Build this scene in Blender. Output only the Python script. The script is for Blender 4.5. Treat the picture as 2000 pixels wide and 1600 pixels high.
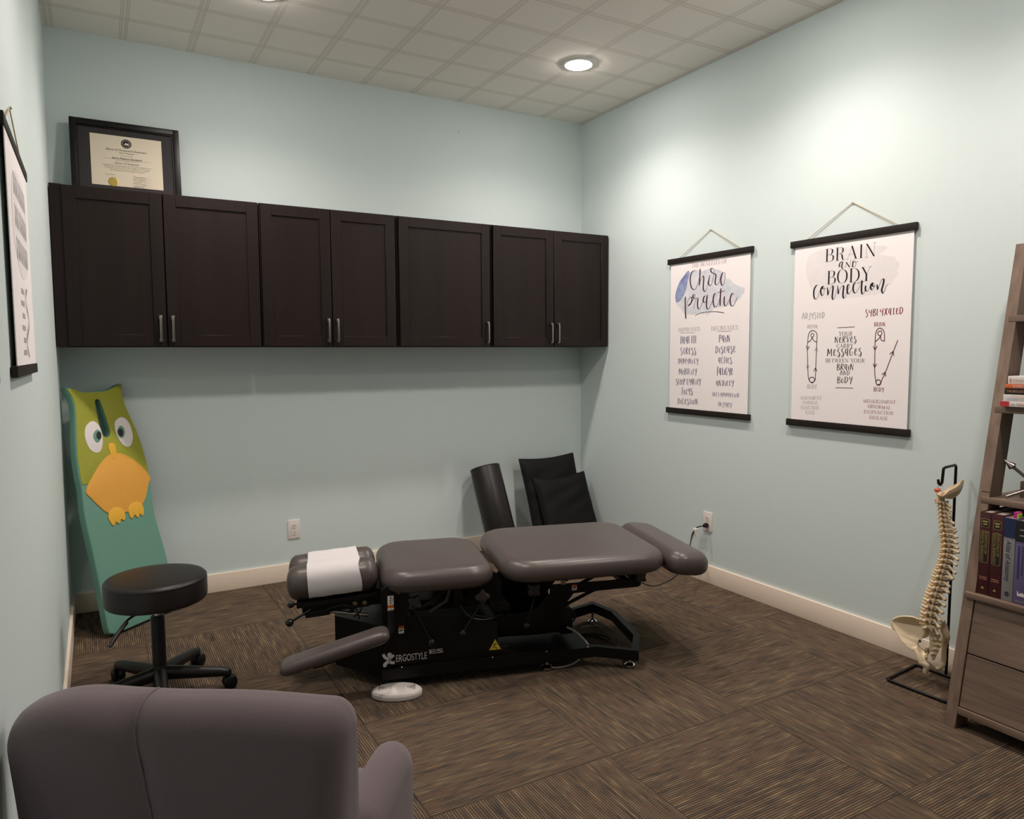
import bpy, bmesh, math, random
from mathutils import Vector, Matrix
PI = math.pi
R = math.radians
sc = bpy.context.scene
C = sc.collection
for o in list(bpy.data.objects):
    bpy.data.objects.remove(o, do_unlink=True)

# ------------------------------------------------------------------ camera
LEFT = -3.322          # left wall plane; right wall x=0, back wall y=0
CEIL = 3.05
FRONT = -6.4
cam_d = bpy.data.cameras.new('camera')
cam_d.sensor_width = 36.0
cam_d.lens = 1419.16 / 2000 * 36.0
cam_d.clip_start = 0.02
cam = bpy.data.objects.new('camera', cam_d)
C.objects.link(cam)
_yaw, _pitch, _roll = 0.519877, -0.078221, -0.00453
_fw = Vector((math.sin(_yaw) * math.cos(_pitch), math.cos(_yaw) * math.cos(_pitch), math.sin(_pitch)))
_r = Vector((math.cos(_yaw), -math.sin(_yaw), 0))
_u = _r.cross(_fw)
_r2 = math.cos(_roll) * _r + math.sin(_roll) * _u
_u2 = -math.sin(_roll) * _r + math.cos(_roll) * _u
_m = Matrix((_r2, _u2, -_fw)).transposed().to_4x4()
_m.translation = Vector((-3.162047, -4.478932, 1.390132))
cam.matrix_world = _m
sc.camera = cam

# ------------------------------------------------------------------ view, world
sc.view_settings.view_transform = 'Standard'
sc.view_settings.look = 'None'
sc.view_settings.gamma = 1.0
sc.view_settings.use_curve_mapping = False
sc.view_settings.exposure = 0.0
try:
    sc.cycles.use_denoising = True
    sc.cycles.diffuse_bounces = 8
    sc.cycles.max_bounces = 12
    sc.cycles.sample_clamp_indirect = 6.0
    sc.cycles.caustics_reflective = False
    sc.cycles.caustics_refractive = False
except Exception:
    pass
wd = bpy.data.worlds.new('world')
sc.world = wd
wd.use_nodes = True
wd.node_tree.nodes['Background'].inputs[0].default_value = (0.5, 0.55, 0.6, 1)
wd.node_tree.nodes['Background'].inputs[1].default_value = 0.05
LAMP_POWER = 58.0
LAMP_COLOR = (1.0, 0.865, 0.785)
LAMP_XY = [(-0.67, -0.915), (-2.42, -0.915), (-0.67, -2.21), (-2.42, -2.21), (-0.67, -3.48)]

# ------------------------------------------------------------------ materials
def mat(name, col, rough=0.6, metal=0.0, spec=0.5, coat=0.0, emit=None, estr=0.0):
    m = bpy.data.materials.new(name)
    m.use_nodes = True
    b = m.node_tree.nodes['Principled BSDF']
    b.inputs['Base Color'].default_value = (*col, 1)
    b.inputs['Roughness'].default_value = rough
    b.inputs['Metallic'].default_value = metal
    b.inputs['Specular IOR Level'].default_value = spec
    b.inputs['Coat Weight'].default_value = coat
    if emit:
        b.inputs['Emission Color'].default_value = (*emit, 1)
        b.inputs['Emission Strength'].default_value = estr
    return m

class NT:
    """small node-building helper"""
    def __init__(s, m):
        s.t = m.node_tree; s.b = s.t.nodes['Principled BSDF']
    def n(s, kind, **kw):
        x = s.t.nodes.new(kind)
        for k, v in kw.items(): setattr(x, k, v)
        return x
    def link(s, a, b): s.t.links.new(a, b)
    def val(s, sock, v):
        if hasattr(v, 'is_output'): s.link(v, sock)
        else: sock.default_value = v
    def math(s, op, a, b=0.0, c=0.0, clamp=False):
        x = s.n('ShaderNodeMath', operation=op, use_clamp=clamp)
        s.val(x.inputs[0], a); s.val(x.inputs[1], b); s.val(x.inputs[2], c)
        return x.outputs[0]
    def mix(s, f, a, b):
        x = s.n('ShaderNodeMix', data_type='RGBA')
        s.val(x.inputs[0], f)
        for sock, v in ((x.inputs[6], a), (x.inputs[7], b)):
            if hasattr(v, 'is_output'): s.link(v, sock)
            else: sock.default_value = (*v, 1)
        return x.outputs[2]
    def mixf(s, f, a, b):
        x = s.n('ShaderNodeMix', data_type='FLOAT')
        s.val(x.inputs[0], f); s.val(x.inputs[2], a); s.val(x.inputs[3], b)
        return x.outputs[0]
    def coord(s, kind='Object'): return s.n('ShaderNodeTexCoord').outputs[kind]
    def mapping(s, v, scale=(1, 1, 1), rot=(0, 0, 0)):
        x = s.n('ShaderNodeMapping'); s.link(v, x.inputs[0])
        x.inputs['Scale'].default_value = scale; x.inputs['Rotation'].default_value = rot
        return x.outputs[0]
    def noise(s, v, scale=5, detail=3, rough=0.5):
        x = s.n('ShaderNodeTexNoise')
        if v is not None: s.link(v, x.inputs['Vector'])
        x.inputs['Scale'].default_value = scale; x.inputs['Detail'].default_value = detail
        x.inputs['Roughness'].default_value = rough
        return x.outputs['Fac']
    def ramp(s, f, stops):
        x = s.n('ShaderNodeValToRGB'); s.link(f, x.inputs[0])
        e = x.color_ramp.elements
        while len(e) < len(stops): e.new(0.5)
        for i, (p, c) in enumerate(stops):
            e[i].position = p; e[i].color = (*c, 1)
        return x.outputs[0]
    def bump(s, h, strength=0.2, dist=0.002):
        x = s.n('ShaderNodeBump'); s.link(h, x.inputs['Height'])
        x.inputs['Strength'].default_value = strength; x.inputs['Distance'].default_value = dist
        s.link(x.outputs[0], s.b.inputs['Normal'])
    def color(s, v): s.link(v, s.b.inputs['Base Color'])

def bumpy(name, col, rough, scale, strength=0.15, dist=0.001, var=0.06, **kw):
    m = mat(name, col, rough, **kw); t = NT(m)
    co = t.coord()
    n = t.noise(co, scale, 4, 0.6)
    t.bump(n, strength, dist)
    n2 = t.noise(co, scale * 0.06, 3)
    t.color(t.mix(n2, tuple(c * (1 - var) for c in col), tuple(min(1, c * (1 + var)) for c in col)))
    return m

def wood(name, dark, light, axis=2, rough=0.45, scale=1.0, bump=0.1, spec=.4):
    m = mat(name, light, rough, spec=spec); t = NT(m)
    s = [38 * scale] * 3; s[axis] = 2.2 * scale
    v = t.mapping(t.coord(), tuple(s))
    n = t.noise(v, 1.0, 5, 0.65)
    s2 = [9 * scale] * 3; s2[axis] = 0.9 * scale
    n2 = t.noise(t.mapping(t.coord(), tuple(s2)), 1.0, 3, 0.6)
    f = t.math('MULTIPLY_ADD', n2, 0.6, t.math('MULTIPLY', n, 0.4))
    t.color(t.ramp(f, [(0.33, dark), (0.62, light)]))
    t.bump(n, bump, 0.001)
    return m

M = {}
M['wall'] = bumpy('wall_paint', (0.625, 0.712, 0.710), 0.62, 260, 0.10, 0.0006, 0.012, spec=0.3)
M['trim'] = mat('trim_paint', (0.88, 0.75, 0.63), 0.45)
M['cab'] = wood('espresso_wood', (0.0085, 0.0048, 0.0042), (0.0150, 0.0080, 0.0068), 2, 0.42, 0.7, 0.03, .24)
M['rail'] = wood('dark_rail_wood', (0.008, 0.0055, 0.005), (0.022, 0.015, 0.012), 1, 0.55, 1.5, .1, .25)
M['pewter'] = mat('pewter', (0.30, 0.27, 0.25), 0.28, 1.0)
M['steel'] = mat('steel', (0.62, 0.60, 0.58), 0.22, 1.0)
M['chrome'] = mat('chrome', (0.8, 0.8, 0.8), 0.08, 1.0)
M['brass'] = mat('brass_bolt', (0.32, 0.25, 0.15), 0.35, 1.0)
M['black_metal'] = mat('black_metal', (0.0045, 0.0038, 0.0038), 0.40, 0.0, 0.22)
M['black_plastic'] = mat('black_plastic', (0.005, 0.0045, 0.0045), 0.4, spec=.3)
M['gloss_black'] = mat('gloss_black', (0.006, 0.005, 0.005), 0.08)
M['knob'] = mat('knob_plastic', (0.035, 0.027, 0.026), 0.5)
M['rubber'] = mat('rubber', (0.012, 0.011, 0.011), 0.7)
M['vinyl'] = bumpy('grey_vinyl', (0.077, 0.061, 0.058), 0.35, 700, 0.06, 0.0004, 0.03, spec=0.42)
M['black_vinyl'] = bumpy('black_vinyl', (0.012, 0.009, 0.009), 0.42, 600, 0.06, 0.0004, 0.05, spec=.35)
M['nylon'] = bumpy('black_nylon', (0.0042, 0.0042, 0.0045), 0.7, 900, 0.15, 0.0005, 0.1, spec=.2)
M['tissue'] = bumpy('tissue_paper', (0.60, 0.57, 0.58), 0.9, 220, 0.25, 0.001, 0.02)
M['white_plastic'] = mat('white_plastic', (0.78, 0.72, 0.69), 0.4)
M['switch_plastic'] = mat('pedal_plastic', (0.60, 0.55, 0.53), 0.38)
M['dark_slot'] = mat('dark_slot', (0.02, 0.018, 0.016), 0.6)
M['paper'] = mat('poster_paper', (0.90, 0.85, 0.855), 0.7, spec=0.2)
M['cert_paper'] = mat('certificate_paper', (0.70, 0.615, 0.485), 0.7)
M['mat_board'] = mat('mat_board', (0.022, 0.018, 0.020), 0.75)
M['glass'] = mat('picture_glass', (1, 1, 1), 0.02); M['glass'].node_tree.nodes['Principled BSDF'].inputs['Transmission Weight'].default_value = 1.0
M['ink'] = mat('ink_black', (0.016, 0.013, 0.022), 0.7, spec=0.2)
M['ink_grey'] = mat('ink_grey', (0.045, 0.04, 0.045), 0.7, spec=0.2)
M['gold'] = mat('gold_foil', (0.45, 0.34, 0.08), 0.35, 0.6)
M['gold_ink'] = mat('gold_ink', (0.42, 0.30, 0.09), 0.5)
M['mauve'] = mat('ink_mauve', (0.085, 0.035, 0.05), 0.7, spec=0.2)
M['mauve_light'] = mat('ink_mauve_light', (0.36, 0.25, 0.29), 0.7, spec=0.2)
M['indigo'] = mat('ink_indigo', (0.085, 0.065, 0.17), 0.7, spec=0.2)
M['silver_ink'] = mat('ink_silver', (0.42, 0.41, 0.42), 0.7, spec=0.2)
M['crimson'] = mat('ink_crimson', (0.25, 0.016, 0.065), 0.7, spec=0.2)
M['plum'] = mat('ink_plum', (0.13, 0.022, 0.05), 0.7, spec=0.2)
M['dusty_red'] = mat('ink_dusty_red', (0.33, 0.12, 0.13), 0.7, spec=0.2)
M['twine'] = bumpy('twine', (0.42, 0.29, 0.15), 0.9, 900, 0.4, 0.001, 0.3)
M['owl_teal'] = bumpy('owl_teal', (0.125, 0.29, 0.22), 0.6, 500, 0.1, 0.0005, 0.03)
M['owl_green'] = bumpy('owl_green', (0.30, 0.31, 0.022), 0.55, 500, 0.1, 0.0005, 0.03)
M['owl_orange'] = bumpy('owl_orange', (0.74, 0.36, 0.055), 0.6, 500, 0.1, 0.0005, 0.02)
M['owl_yellow'] = bumpy('owl_yellow', (0.77, 0.42, 0.035), 0.6, 500, 0.1, 0.0005, 0.02)
M['owl_white'] = mat('owl_white', (0.74, 0.69, 0.69), 0.6)
M['owl_black'] = mat('owl_black', (0.012, 0.011, 0.014), 0.5)
M['stitch'] = mat('stitch', (0.16, 0.36, 0.29), 0.8)
M['bone'] = bumpy('bone', (0.72, 0.59, 0.40), 0.5, 90, 0.25, 0.001, 0.10)
M['cartilage'] = mat('cartilage', (0.42, 0.29, 0.20), 0.55)
M['amber'] = mat('nerve_amber', (0.55, 0.33, 0.09), 0.5)
M['red_disc'] = mat('red_plastic', (0.55, 0.09, 0.04), 0.4)
M['shelf_wood'] = wood('shelf_wood', (0.095, 0.062, 0.044), (0.232, 0.160, 0.118), 2, 0.5, 1.3, 0.15)
M['shelf_wood_h'] = wood('shelf_wood_horizontal', (0.085, 0.055, 0.040), (0.235, 0.162, 0.120), 1, 0.5, 1.3, 0.15)
M['lens'] = mat('lamp_lens', (0.9, 0.9, 0.9), 0.5, emit=(1.0, 0.93, 0.86), estr=130.0)
M['lamp_trim'] = mat('lamp_trim', (0.8, 0.78, 0.74), 0.5)
M['cable_white'] = mat('cable_white', (0.45, 0.42, 0.40), 0.5)
M['maroon'] = mat('maroon_cloth', (0.055, 0.0055, 0.009), 0.5)
M['label_black'] = mat('label_black', (0.010, 0.009, 0.008), 0.5)
M['pages'] = mat('book_pages', (0.30, 0.26, 0.22), 0.85)
M['navy'] = mat('book_navy', (0.012, 0.022, 0.085), 0.5)
M['bk_grey'] = mat('book_grey', (0.26, 0.25, 0.25), 0.5)
M['bk_lilac'] = mat('book_lilac', (0.14, 0.105, 0.24), 0.5)
M['bk_white'] = mat('book_white', (0.72, 0.68, 0.66), 0.5)
M['bk_orange'] = mat('book_orange', (0.62, 0.13, 0.035), 0.5)
M['bk_red'] = mat('book_red', (0.52, 0.03, 0.04), 0.5)
M['bk_text_o'] = mat('ink_orange', (0.60, 0.27, 0.16), 0.6)
M['bk_text_b'] = mat('ink_pale_blue', (0.30, 0.42, 0.55), 0.6)
M['bk_text_y'] = mat('ink_pale_yellow', (0.60, 0.50, 0.22), 0.6)
M['pink_note'] = mat('pink_note', (0.45, 0.02, 0.22), 0.7)
M['green_note'] = mat('green_note', (0.42, 0.55, 0.05), 0.7)
M['lbl_orange'] = mat('label_orange', (0.70, 0.13, 0.02), 0.5)
M['yellow_sign'] = mat('warning_yellow', (0.62, 0.44, 0.03), 0.5)
M['tan'] = mat('tan_card', (0.30, 0.24, 0.14), 0.6)
M['logo'] = mat('logo_silver', (0.55, 0.52, 0.54), 0.5)

def fabric(name, col):
    m = mat(name, col, 0.95, spec=0.15); t = NT(m)
    co = t.coord()
    w = t.noise(t.mapping(co, (900, 120, 900), (0.5, 0.3, 0.7)), 1.0, 2)
    n = t.noise(co, 420, 4, 0.7)
    f = t.math('MULTIPLY_ADD', w, 0.4, t.math('MULTIPLY', n, 0.6))
    t.color(t.mix(f, tuple(c * 0.72 for c in col), tuple(c * 1.28 for c in col)))
    t.bump(f, 0.4, 0.001)
    t.b.inputs['Sheen Weight'].default_value = 0.25
    return m
M['fabric'] = fabric('grey_fabric', (0.150, 0.115, 0.125))

def blot_mat(name, dark, light, scale=14):
    m = mat(name, light, 0.8, spec=0.15); t = NT(m)
    n = t.noise(t.coord(), scale, 5, 0.65)
    t.color(t.ramp(n, [(0.3, dark), (0.62, light)]))
    return m
M['blot_pale'] = blot_mat('wash_pale_blue', (0.56, 0.60, 0.68), (0.76, 0.75, 0.79))
M['blot_dark'] = blot_mat('wash_blue', (0.17, 0.20, 0.42), (0.34, 0.40, 0.58), 22)
M['blot_grey'] = blot_mat('wash_grey', (0.765, 0.735, 0.75), (0.83, 0.785, 0.79), 6)

def make_carpet():
    m = mat('carpet_tiles', (0.08, 0.06, 0.05), 0.95, spec=0.1); t = NT(m)
    x = t.n('ShaderNodeSeparateXYZ'); t.link(t.coord(), x.inputs[0])
    X, Y = x.outputs[0], x.outputs[1]
    u = t.math('DIVIDE', t.math('ADD', X, 0.358), 0.662)
    v = t.math('DIVIDE', t.math('ADD', Y, 1.915), 0.636)
    par = t.math('FLOORED_MODULO', t.math('ADD', t.math('FLOOR', u), t.math('FLOOR', v)), 2.0)
    across = t.mixf(par, Y, X)            # even tiles: lines run along x
    along = t.mixf(par, X, Y)
    cell = t.n('ShaderNodeTexWhiteNoise', noise_dimensions='2D')
    cv = t.n('ShaderNodeCombineXYZ'); t.link(t.math('FLOOR', u), cv.inputs[0]); t.link(t.math('FLOOR', v), cv.inputs[1])
    t.link(cv.outputs[0], cell.inputs['Vector'])
    per = 0.0090
    rib = t.math('DIVIDE', across, per)
    c2 = t.n('ShaderNodeCombineXYZ')                      # every rib has its own run of coloured dashes
    t.link(t.math('MULTIPLY', t.math('FLOOR', rib), 5.37), c2.inputs[0])
    t.link(t.math('MULTIPLY', along, 9.0), c2.inputs[1])
    t.link(t.math('MULTIPLY', cell.outputs['Value'], 40.0), c2.inputs[2])
    n = t.noise(c2.outputs[0], 1.0, 2, 0.5)
    c3 = t.n('ShaderNodeCombineXYZ')
    t.link(t.math('MULTIPLY', across, 16.0), c3.inputs[0])
    t.link(t.math('MULTIPLY', along, 10.0), c3.inputs[1])
    n2 = t.noise(c3.outputs[0], 1.0, 2, 0.5)
    ridge = t.math('SINE', t.math('MULTIPLY', t.math('FRACT', rib), PI))
    fuzz = t.noise(t.coord(), 900, 2, 0.6)
    f = t.math('ADD', t.math('MULTIPLY', n, 0.78), t.math('MULTIPLY', n2, 0.22))
    col = t.ramp(f, [(0.28, (0.070, 0.058, 0.049)), (0.42, (0.118, 0.090, 0.069)), (0.50, (0.165, 0.107, 0.074)), (0.57, (0.165, 0.126, 0.086)), (0.72, (0.300, 0.200, 0.112))])
    gap = t.math('MULTIPLY_ADD', t.math('POWER', ridge, 0.8), 0.86, 0.14)
    gap = t.math('MULTIPLY', gap, t.math('MULTIPLY_ADD', fuzz, 0.5, 0.75))
    mv = t.n('ShaderNodeVectorMath', operation='SCALE'); t.link(col, mv.inputs[0]); t.link(gap, mv.inputs['Scale'])
    col = mv.outputs[0]
    f = t.math('ADD', ridge, t.math('MULTIPLY', fuzz, 0.4))
    # seams between tiles
    fu = t.math('ABSOLUTE', t.math('SUBTRACT', t.math('FRACT', u), 0.5))
    fv = t.math('ABSOLUTE', t.math('SUBTRACT', t.math('FRACT', v), 0.5))
    seam = t.math('GREATER_THAN', t.math('MAXIMUM', fu, fv), 0.4975)
    t.color(t.mix(seam, col, (0.05, 0.038, 0.030)))
    t.bump(f, 0.6, 0.004)
    return m
M['carpet'] = make_carpet()

def make_ceiling():
    m = mat('ceiling_tiles', (0.50, 0.44, 0.385), 0.9, spec=0.1); t = NT(m)
    x = t.n('ShaderNodeSeparateXYZ'); t.link(t.coord(), x.inputs[0])
    def band(c, off, per):
        q = t.math('FRACT', t.math('DIVIDE', t.math('ADD', c, off), per))
        d = t.math('MULTIPLY', t.math('ABSOLUTE', t.math('SUBTRACT', q, 0.5)), per)     # half period at the seam
        d = t.math('SUBTRACT', per * 0.5, d)
        inside = t.math('LESS_THAN', d, 0.019)
        gro = t.math('GREATER_THAN', t.math('FRACT', t.math('DIVIDE', d, 0.0095)), 0.72)
        return inside, t.math('MULTIPLY', inside, gro)
    i1, g1 = band(x.outputs[0], 0.325 + 0.02, 0.3273)
    i2, g2 = band(x.outputs[1], 0.276, 0.2945)
    ins = t.math('MAXIMUM', i1, i2); gr = t.math('MAXIMUM', g1, g2)
    n = t.noise(t.coord(), 240, 4, 0.7)
    c = t.mix(n, (0.87, 0.81, 0.75), (0.93, 0.87, 0.81))
    c = t.mix(t.math('MULTIPLY', ins, 0.35), c, (0.80, 0.72, 0.65))
    c = t.mix(t.math('MULTIPLY', gr, 0.55), c, (0.42, 0.36, 0.31))
    t.color(c)
    h = t.math('SUBTRACT', t.math('MULTIPLY', n, 0.3), t.math('ADD', t.math('MULTIPLY', ins, 0.5), gr))
    t.bump(h, 0.4, 0.003)
    return m
M['ceiling'] = make_ceiling()

# ------------------------------------------------------------------ geometry helpers
class MB:
    """collects shapes (each with a material) and links them as ONE mesh object"""
    def __init__(s): s.v = []; s.f = []; s.m = []; s.mats = []
    def mi(s, m):
        if m not in s.mats: s.mats.append(m)
        return s.mats.index(m)
    def add(s, verts, faces, m, T=None):
        k = len(s.v); i = s.mi(m)
        for p in verts:
            p = Vector(p)
            s.v.append(tuple(T @ p) if T is not None else tuple(p))
        for f in faces: s.f.append([a + k for a in f]); s.m.append(i)
        return s
    def bm(s, b, m, T=None):
        b.verts.index_update()
        s.add([v.co for v in b.verts], [[v.index for v in f.verts] for f in b.faces], m, T); b.free(); return s
    def box(s, a, b, m, bev=0.0, seg=2, T=None):
        bm_ = bmesh.new(); bmesh.ops.create_cube(bm_, size=1)
        for v in bm_.verts: v.co = Vector([(a[i] + b[i]) / 2 + v.co[i] * abs(b[i] - a[i]) for i in range(3)])
        if bev: bmesh.ops.bevel(bm_, geom=bm_.edges[:], offset=bev, segments=seg, affect='EDGES', profile=0.6)
        return s.bm(bm_, m, T)
    def rcube(s, a, b, r, m, n=10, T=None, fn=None):
        """rounded box whose surface is a fine grid; fn may deform each point"""
        bm_ = bmesh.new(); bmesh.ops.create_cube(bm_, size=2)
        bmesh.ops.subdivide_edges(bm_, edges=bm_.edges[:], cuts=n, use_grid_fill=True)
        h = [abs(b[i] - a[i]) / 2 for i in range(3)]; c = [(a[i] + b[i]) / 2 for i in range(3)]
        rr = r if isinstance(r, (tuple, list)) else (r, r, r)
        for v in bm_.verts:
            q = []; d = []
            for i in range(3):
                x = math.copysign(1 - (1 - abs(v.co[i])) ** 1.35, v.co[i]) * h[i]
                inn = max(-(h[i] - rr[i]), min(h[i] - rr[i], x)); q.append(inn); d.append((x - inn) / rr[i])
            L = math.sqrt(sum(e * e for e in d))
            mx = max(abs(e) for e in d)
            if L > 1e-9:
                d = [e / L * mx for e in d]
            p = Vector([c[i] + q[i] + d[i] * rr[i] for i in range(3)])
            v.co = fn(p) if fn else p
        return s.bm(bm_, m, T)
    def cyl(s, p, q, r, m, r2=None, n=16, caps=True):
        return s.tube([p, q], r if r2 is None else [r, r2], m, n, caps)
    def tube(s, pts, r, m, n=10, caps=True, smooth=0, closed=False, T=None):
        pts = [Vector(p) for p in pts]
        if smooth: pts = catmull(pts, smooth, closed)
        rs = r if isinstance(r, (list, tuple)) else [r] * len(pts)
        if len(rs) != len(pts):
            rs = [rs[0] + (rs[-1] - rs[0]) * i / (len(pts) - 1) for i in range(len(pts))] if len(rs) == 2 else [interp(rs, i / (len(pts) - 1)) for i in range(len(pts))]
        N = len(pts); vs = []; up = None
        for i in range(N):
            a = pts[(i - 1) % N if closed else max(i - 1, 0)]; b = pts[(i + 1) % N if closed else min(i + 1, N - 1)]
            t = (b - a).normalized()
            if up is None: up = Vector((0, 0, 1)) if abs(t.z) < 0.9 else Vector((1, 0, 0))
            x = t.cross(up).normalized(); up = x.cross(t).normalized()
            for k in range(n):
                an = 2 * PI * k / n
                vs.append(pts[i] + (x * math.cos(an) + up * math.sin(an)) * rs[i])
        fs = []
        for i in range(N if closed else N - 1):
            j = (i + 1) % N
            for k in range(n):
                l = (k + 1) % n
                fs.append([i * n + k, i * n + l, j * n + l, j * n + k])
        if caps and not closed: fs += [list(range(n))[::-1], [(N - 1) * n + k for k in range(n)]]
        return s.add(vs, fs, m, T)
    def lathe(s, prof, m, n=32, T=None, sx=1, sy=1):
        """prof: list of (r,z)"""
        vs = []; fs = []
        for r_, z in prof:
            for k in range(n):
                an = 2 * PI * k / n; vs.append((r_ * math.cos(an) * sx, r_ * math.sin(an) * sy, z))
        for i in range(len(prof) - 1):
            for k in range(n):
                l = (k + 1) % n; fs.append([i * n + k, i * n + l, (i + 1) * n + l, (i + 1) * n + k])
        fs.append(list(range(n))[::-1]); fs.append([(len(prof) - 1) * n + k for k in range(n)])
        return s.add(vs, fs, m, T)
    def sphere(s, c, r, m, n=14, sc3=(1, 1, 1), T=None):
        bm_ = bmesh.new(); bmesh.ops.create_uvsphere(bm_, u_segments=n, v_segments=max(6, n * 2 // 3), radius=r)
        for v in bm_.verts: v.co = Vector([c[i] + v.co[i] * sc3[i] for i in range(3)])
        return s.bm(bm_, m, T)
    def plate(s, outline, d0, d1, m, frame=None, holes=(), bev=0.0, T=None, m2=None):
        """polygon (2D) extruded from depth d0 to d1; frame(x,y,d)->3D"""
        bm_ = bmesh.new(); loops = [outline] + list(holes); fe = []
        for lp in loops:
            vs = [bm_.verts.new((p[0], p[1], d1)) for p in lp]
            for i in range(len(vs)): fe.append(bm_.edges.new((vs[i], vs[(i + 1) % len(vs)])))
        bmesh.ops.triangle_fill(bm_, use_beauty=True, edges=fe, use_dissolve=False)
        bmesh.ops.dissolve_limit(bm_, angle_limit=0.001, verts=bm_.verts[:], edges=bm_.edges[:]) if not holes else None
        bmesh.ops.recalc_face_normals(bm_, faces=bm_.faces[:])
        if bm_.faces and sum(f.normal.z * f.calc_area() for f in bm_.faces) * (1 if d1 > d0 else -1) < 0:
            bmesh.ops.reverse_faces(bm_, faces=bm_.faces[:])
        if d0 != d1:
            ex = bmesh.ops.extrude_face_region(bm_, geom=bm_.faces[:])
            for e in ex['geom']:
                if isinstance(e, bmesh.types.BMVert): e.co.z = d0
            # the extruded copy is the back; flip so that all normals agree
            bmesh.ops.recalc_face_normals(bm_, faces=bm_.faces[:])
            if bev:
                ed = [e for e in bm_.edges if len(e.link_faces) == 2 and e.calc_face_angle(0) > 0.8 and abs(e.verts[0].co.z - e.verts[1].co.z) < 1e-6]
                bmesh.ops.bevel(bm_, geom=ed, offset=bev, segments=3, affect='EDGES', profile=0.5)
        if frame:
            for v in bm_.verts: v.co = Vector(frame(v.co.x, v.co.y, v.co.z))
            bmesh.ops.recalc_face_normals(bm_, faces=bm_.faces[:]) if d0 != d1 else None
        return s.bm(bm_, m, T)
    def ribbon(s, pts, wf, m, frame, closed=False):
        """flat pen stroke: pts 2D, wf(dx,dy,t)->half width"""
        n = len(pts); vs = []; fs = []
        for i in range(n):
            a = pts[max(i - 1, 0)]; b = pts[min(i + 1, n - 1)]
            if closed: a = pts[(i - 1) % n]; b = pts[(i + 1) % n]
            dx, dy = b[0] - a[0], b[1] - a[1]; L = math.hypot(dx, dy) or 1e-9
            dx /= L; dy /= L; w = wf(dx, dy, i / (n - 1))
            vs += [frame(pts[i][0] - dy * w, pts[i][1] + dx * w), frame(pts[i][0] + dy * w, pts[i][1] - dx * w)]
        for i in range(n - 1): fs.append([2 * i, 2 * i + 1, 2 * i + 3, 2 * i + 2])
        if closed: fs.append([2 * n - 2, 2 * n - 1, 1, 0])
        return s.add(vs, fs, m)
    def text(s, body, m, org, xd, yd, h=None, w=None, shear=0.0, align='C', depth=0.0, xs=None):
        """built-in font; org = baseline anchor, h = cap height, w = fit width"""
        cu = bpy.data.curves.new('t', 'FONT'); cu.body = body; cu.size = 1.0; cu.shear = shear
        ob = bpy.data.objects.new('t', cu); C.objects.link(ob)
        dg = bpy.context.evaluated_depsgraph_get(); dg.update()
        me = bpy.data.meshes.new_from_object(ob.evaluated_get(dg))
        vs = [v.co.copy() for v in me.vertices]; fs = [list(p.vertices) for p in me.polygons]
        bpy.data.objects.remove(ob); bpy.data.curves.remove(cu); bpy.data.meshes.remove(me)
        if not vs: return s
        x0 = min(v.x for v in vs); x1 = max(v.x for v in vs)
        k = (h / 0.73) if h else w / (x1 - x0)
        kx = k
        if h and w: kx = w / (x1 - x0)
        if xs: kx = k * xs
        off = {'C': (x0 + x1) / 2, 'L': x0, 'R': x1}[align]
        org, xd, yd = Vector(org), Vector(xd).normalized(), Vector(yd).normalized()
        return s.add([org + xd * (v.x - off) * kx + yd * v.y * k for v in vs], fs, m)
    def build(s, name, parent=None, smooth=True, ang=40, world=False, loc=None):
        me = bpy.data.meshes.new(name)
        vs = s.v
        if world and parent is not None:
            inv = full(parent).inverted(); vs = [tuple(inv @ Vector(p)) for p in vs]
        me.from_pydata(vs, [], s.f)
        for m in s.mats: me.materials.append(m)
        me.polygons.foreach_set('material_index', s.m)
        if smooth:
            me.polygons.foreach_set('use_smooth', [True] * len(me.polygons))
            try: me.set_sharp_from_angle(angle=R(ang))
            except Exception: pass
        me.update()
        o = bpy.data.objects.new(name, me); C.objects.link(o)
        if parent is not None: o.parent = parent
        if loc: o.location = loc
        return o

def full(o):
    m = Matrix.Translation(o.location) @ o.rotation_euler.to_matrix().to_4x4()
    return full(o.parent) @ m if o.parent else m
def catmull(p, k, closed=False):
    p = [Vector(a) for a in p]; n = len(p); out = []
    if n < 3: return p
    for i in range(n if closed else n - 1):
        a, b = p[(i - 1) % n if closed else max(i - 1, 0)], p[i]
        c, d = p[(i + 1) % n], p[(i + 2) % n if closed else min(i + 2, n - 1)]
        for j in range(k):
            t = j / k
            out.append(0.5 * ((2 * b) + (c - a) * t + (2 * a - 5 * b + 4 * c - d) * t * t + (3 * b - a - 3 * c + d) * t ** 3))
    if not closed: out.append(p[-1])
    return out
def sm2(p, k=6, closed=False):
    return [(v.x, v.y) for v in catmull([Vector((a[0], a[1], 0)) for a in p], k, closed)]
def interp(l, t):
    x = t * (len(l) - 1); i = min(int(x), len(l) - 2); f = x - i
    a, b = l[i], l[i + 1]
    if isinstance(a, (tuple, list)): return tuple(a[j] + (b[j] - a[j]) * f for j in range(len(a)))
    return a + (b - a) * f
def tag(o, label, cat, group=None):
    o['label'] = label; o['category'] = cat
    if group: o['group'] = group
    return o
def thing(name, label, cat, loc=(0, 0, 0), rz=0.0, group=None):
    o = bpy.data.objects.new(name, None); o.empty_display_size = 0.1; C.objects.link(o)
    o.location = loc; o.rotation_euler = (0, 0, rz)
    return tag(o, label, cat, group)
def struct(o): o['kind'] = 'structure'; return o
def rrect(hx, hy, r, n=6, cx=0, cy=0):
    out = []
    for sx, sy, a0 in ((1, 1, 0), (-1, 1, 90), (-1, -1, 180), (1, -1, 270)):
        for i in range(n + 1):
            a = R(a0 + 90 * i / n)
            out.append((cx + sx * (hx - r) + r * math.cos(a), cy + sy * (hy - r) + r * math.sin(a)))
    return out

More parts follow.
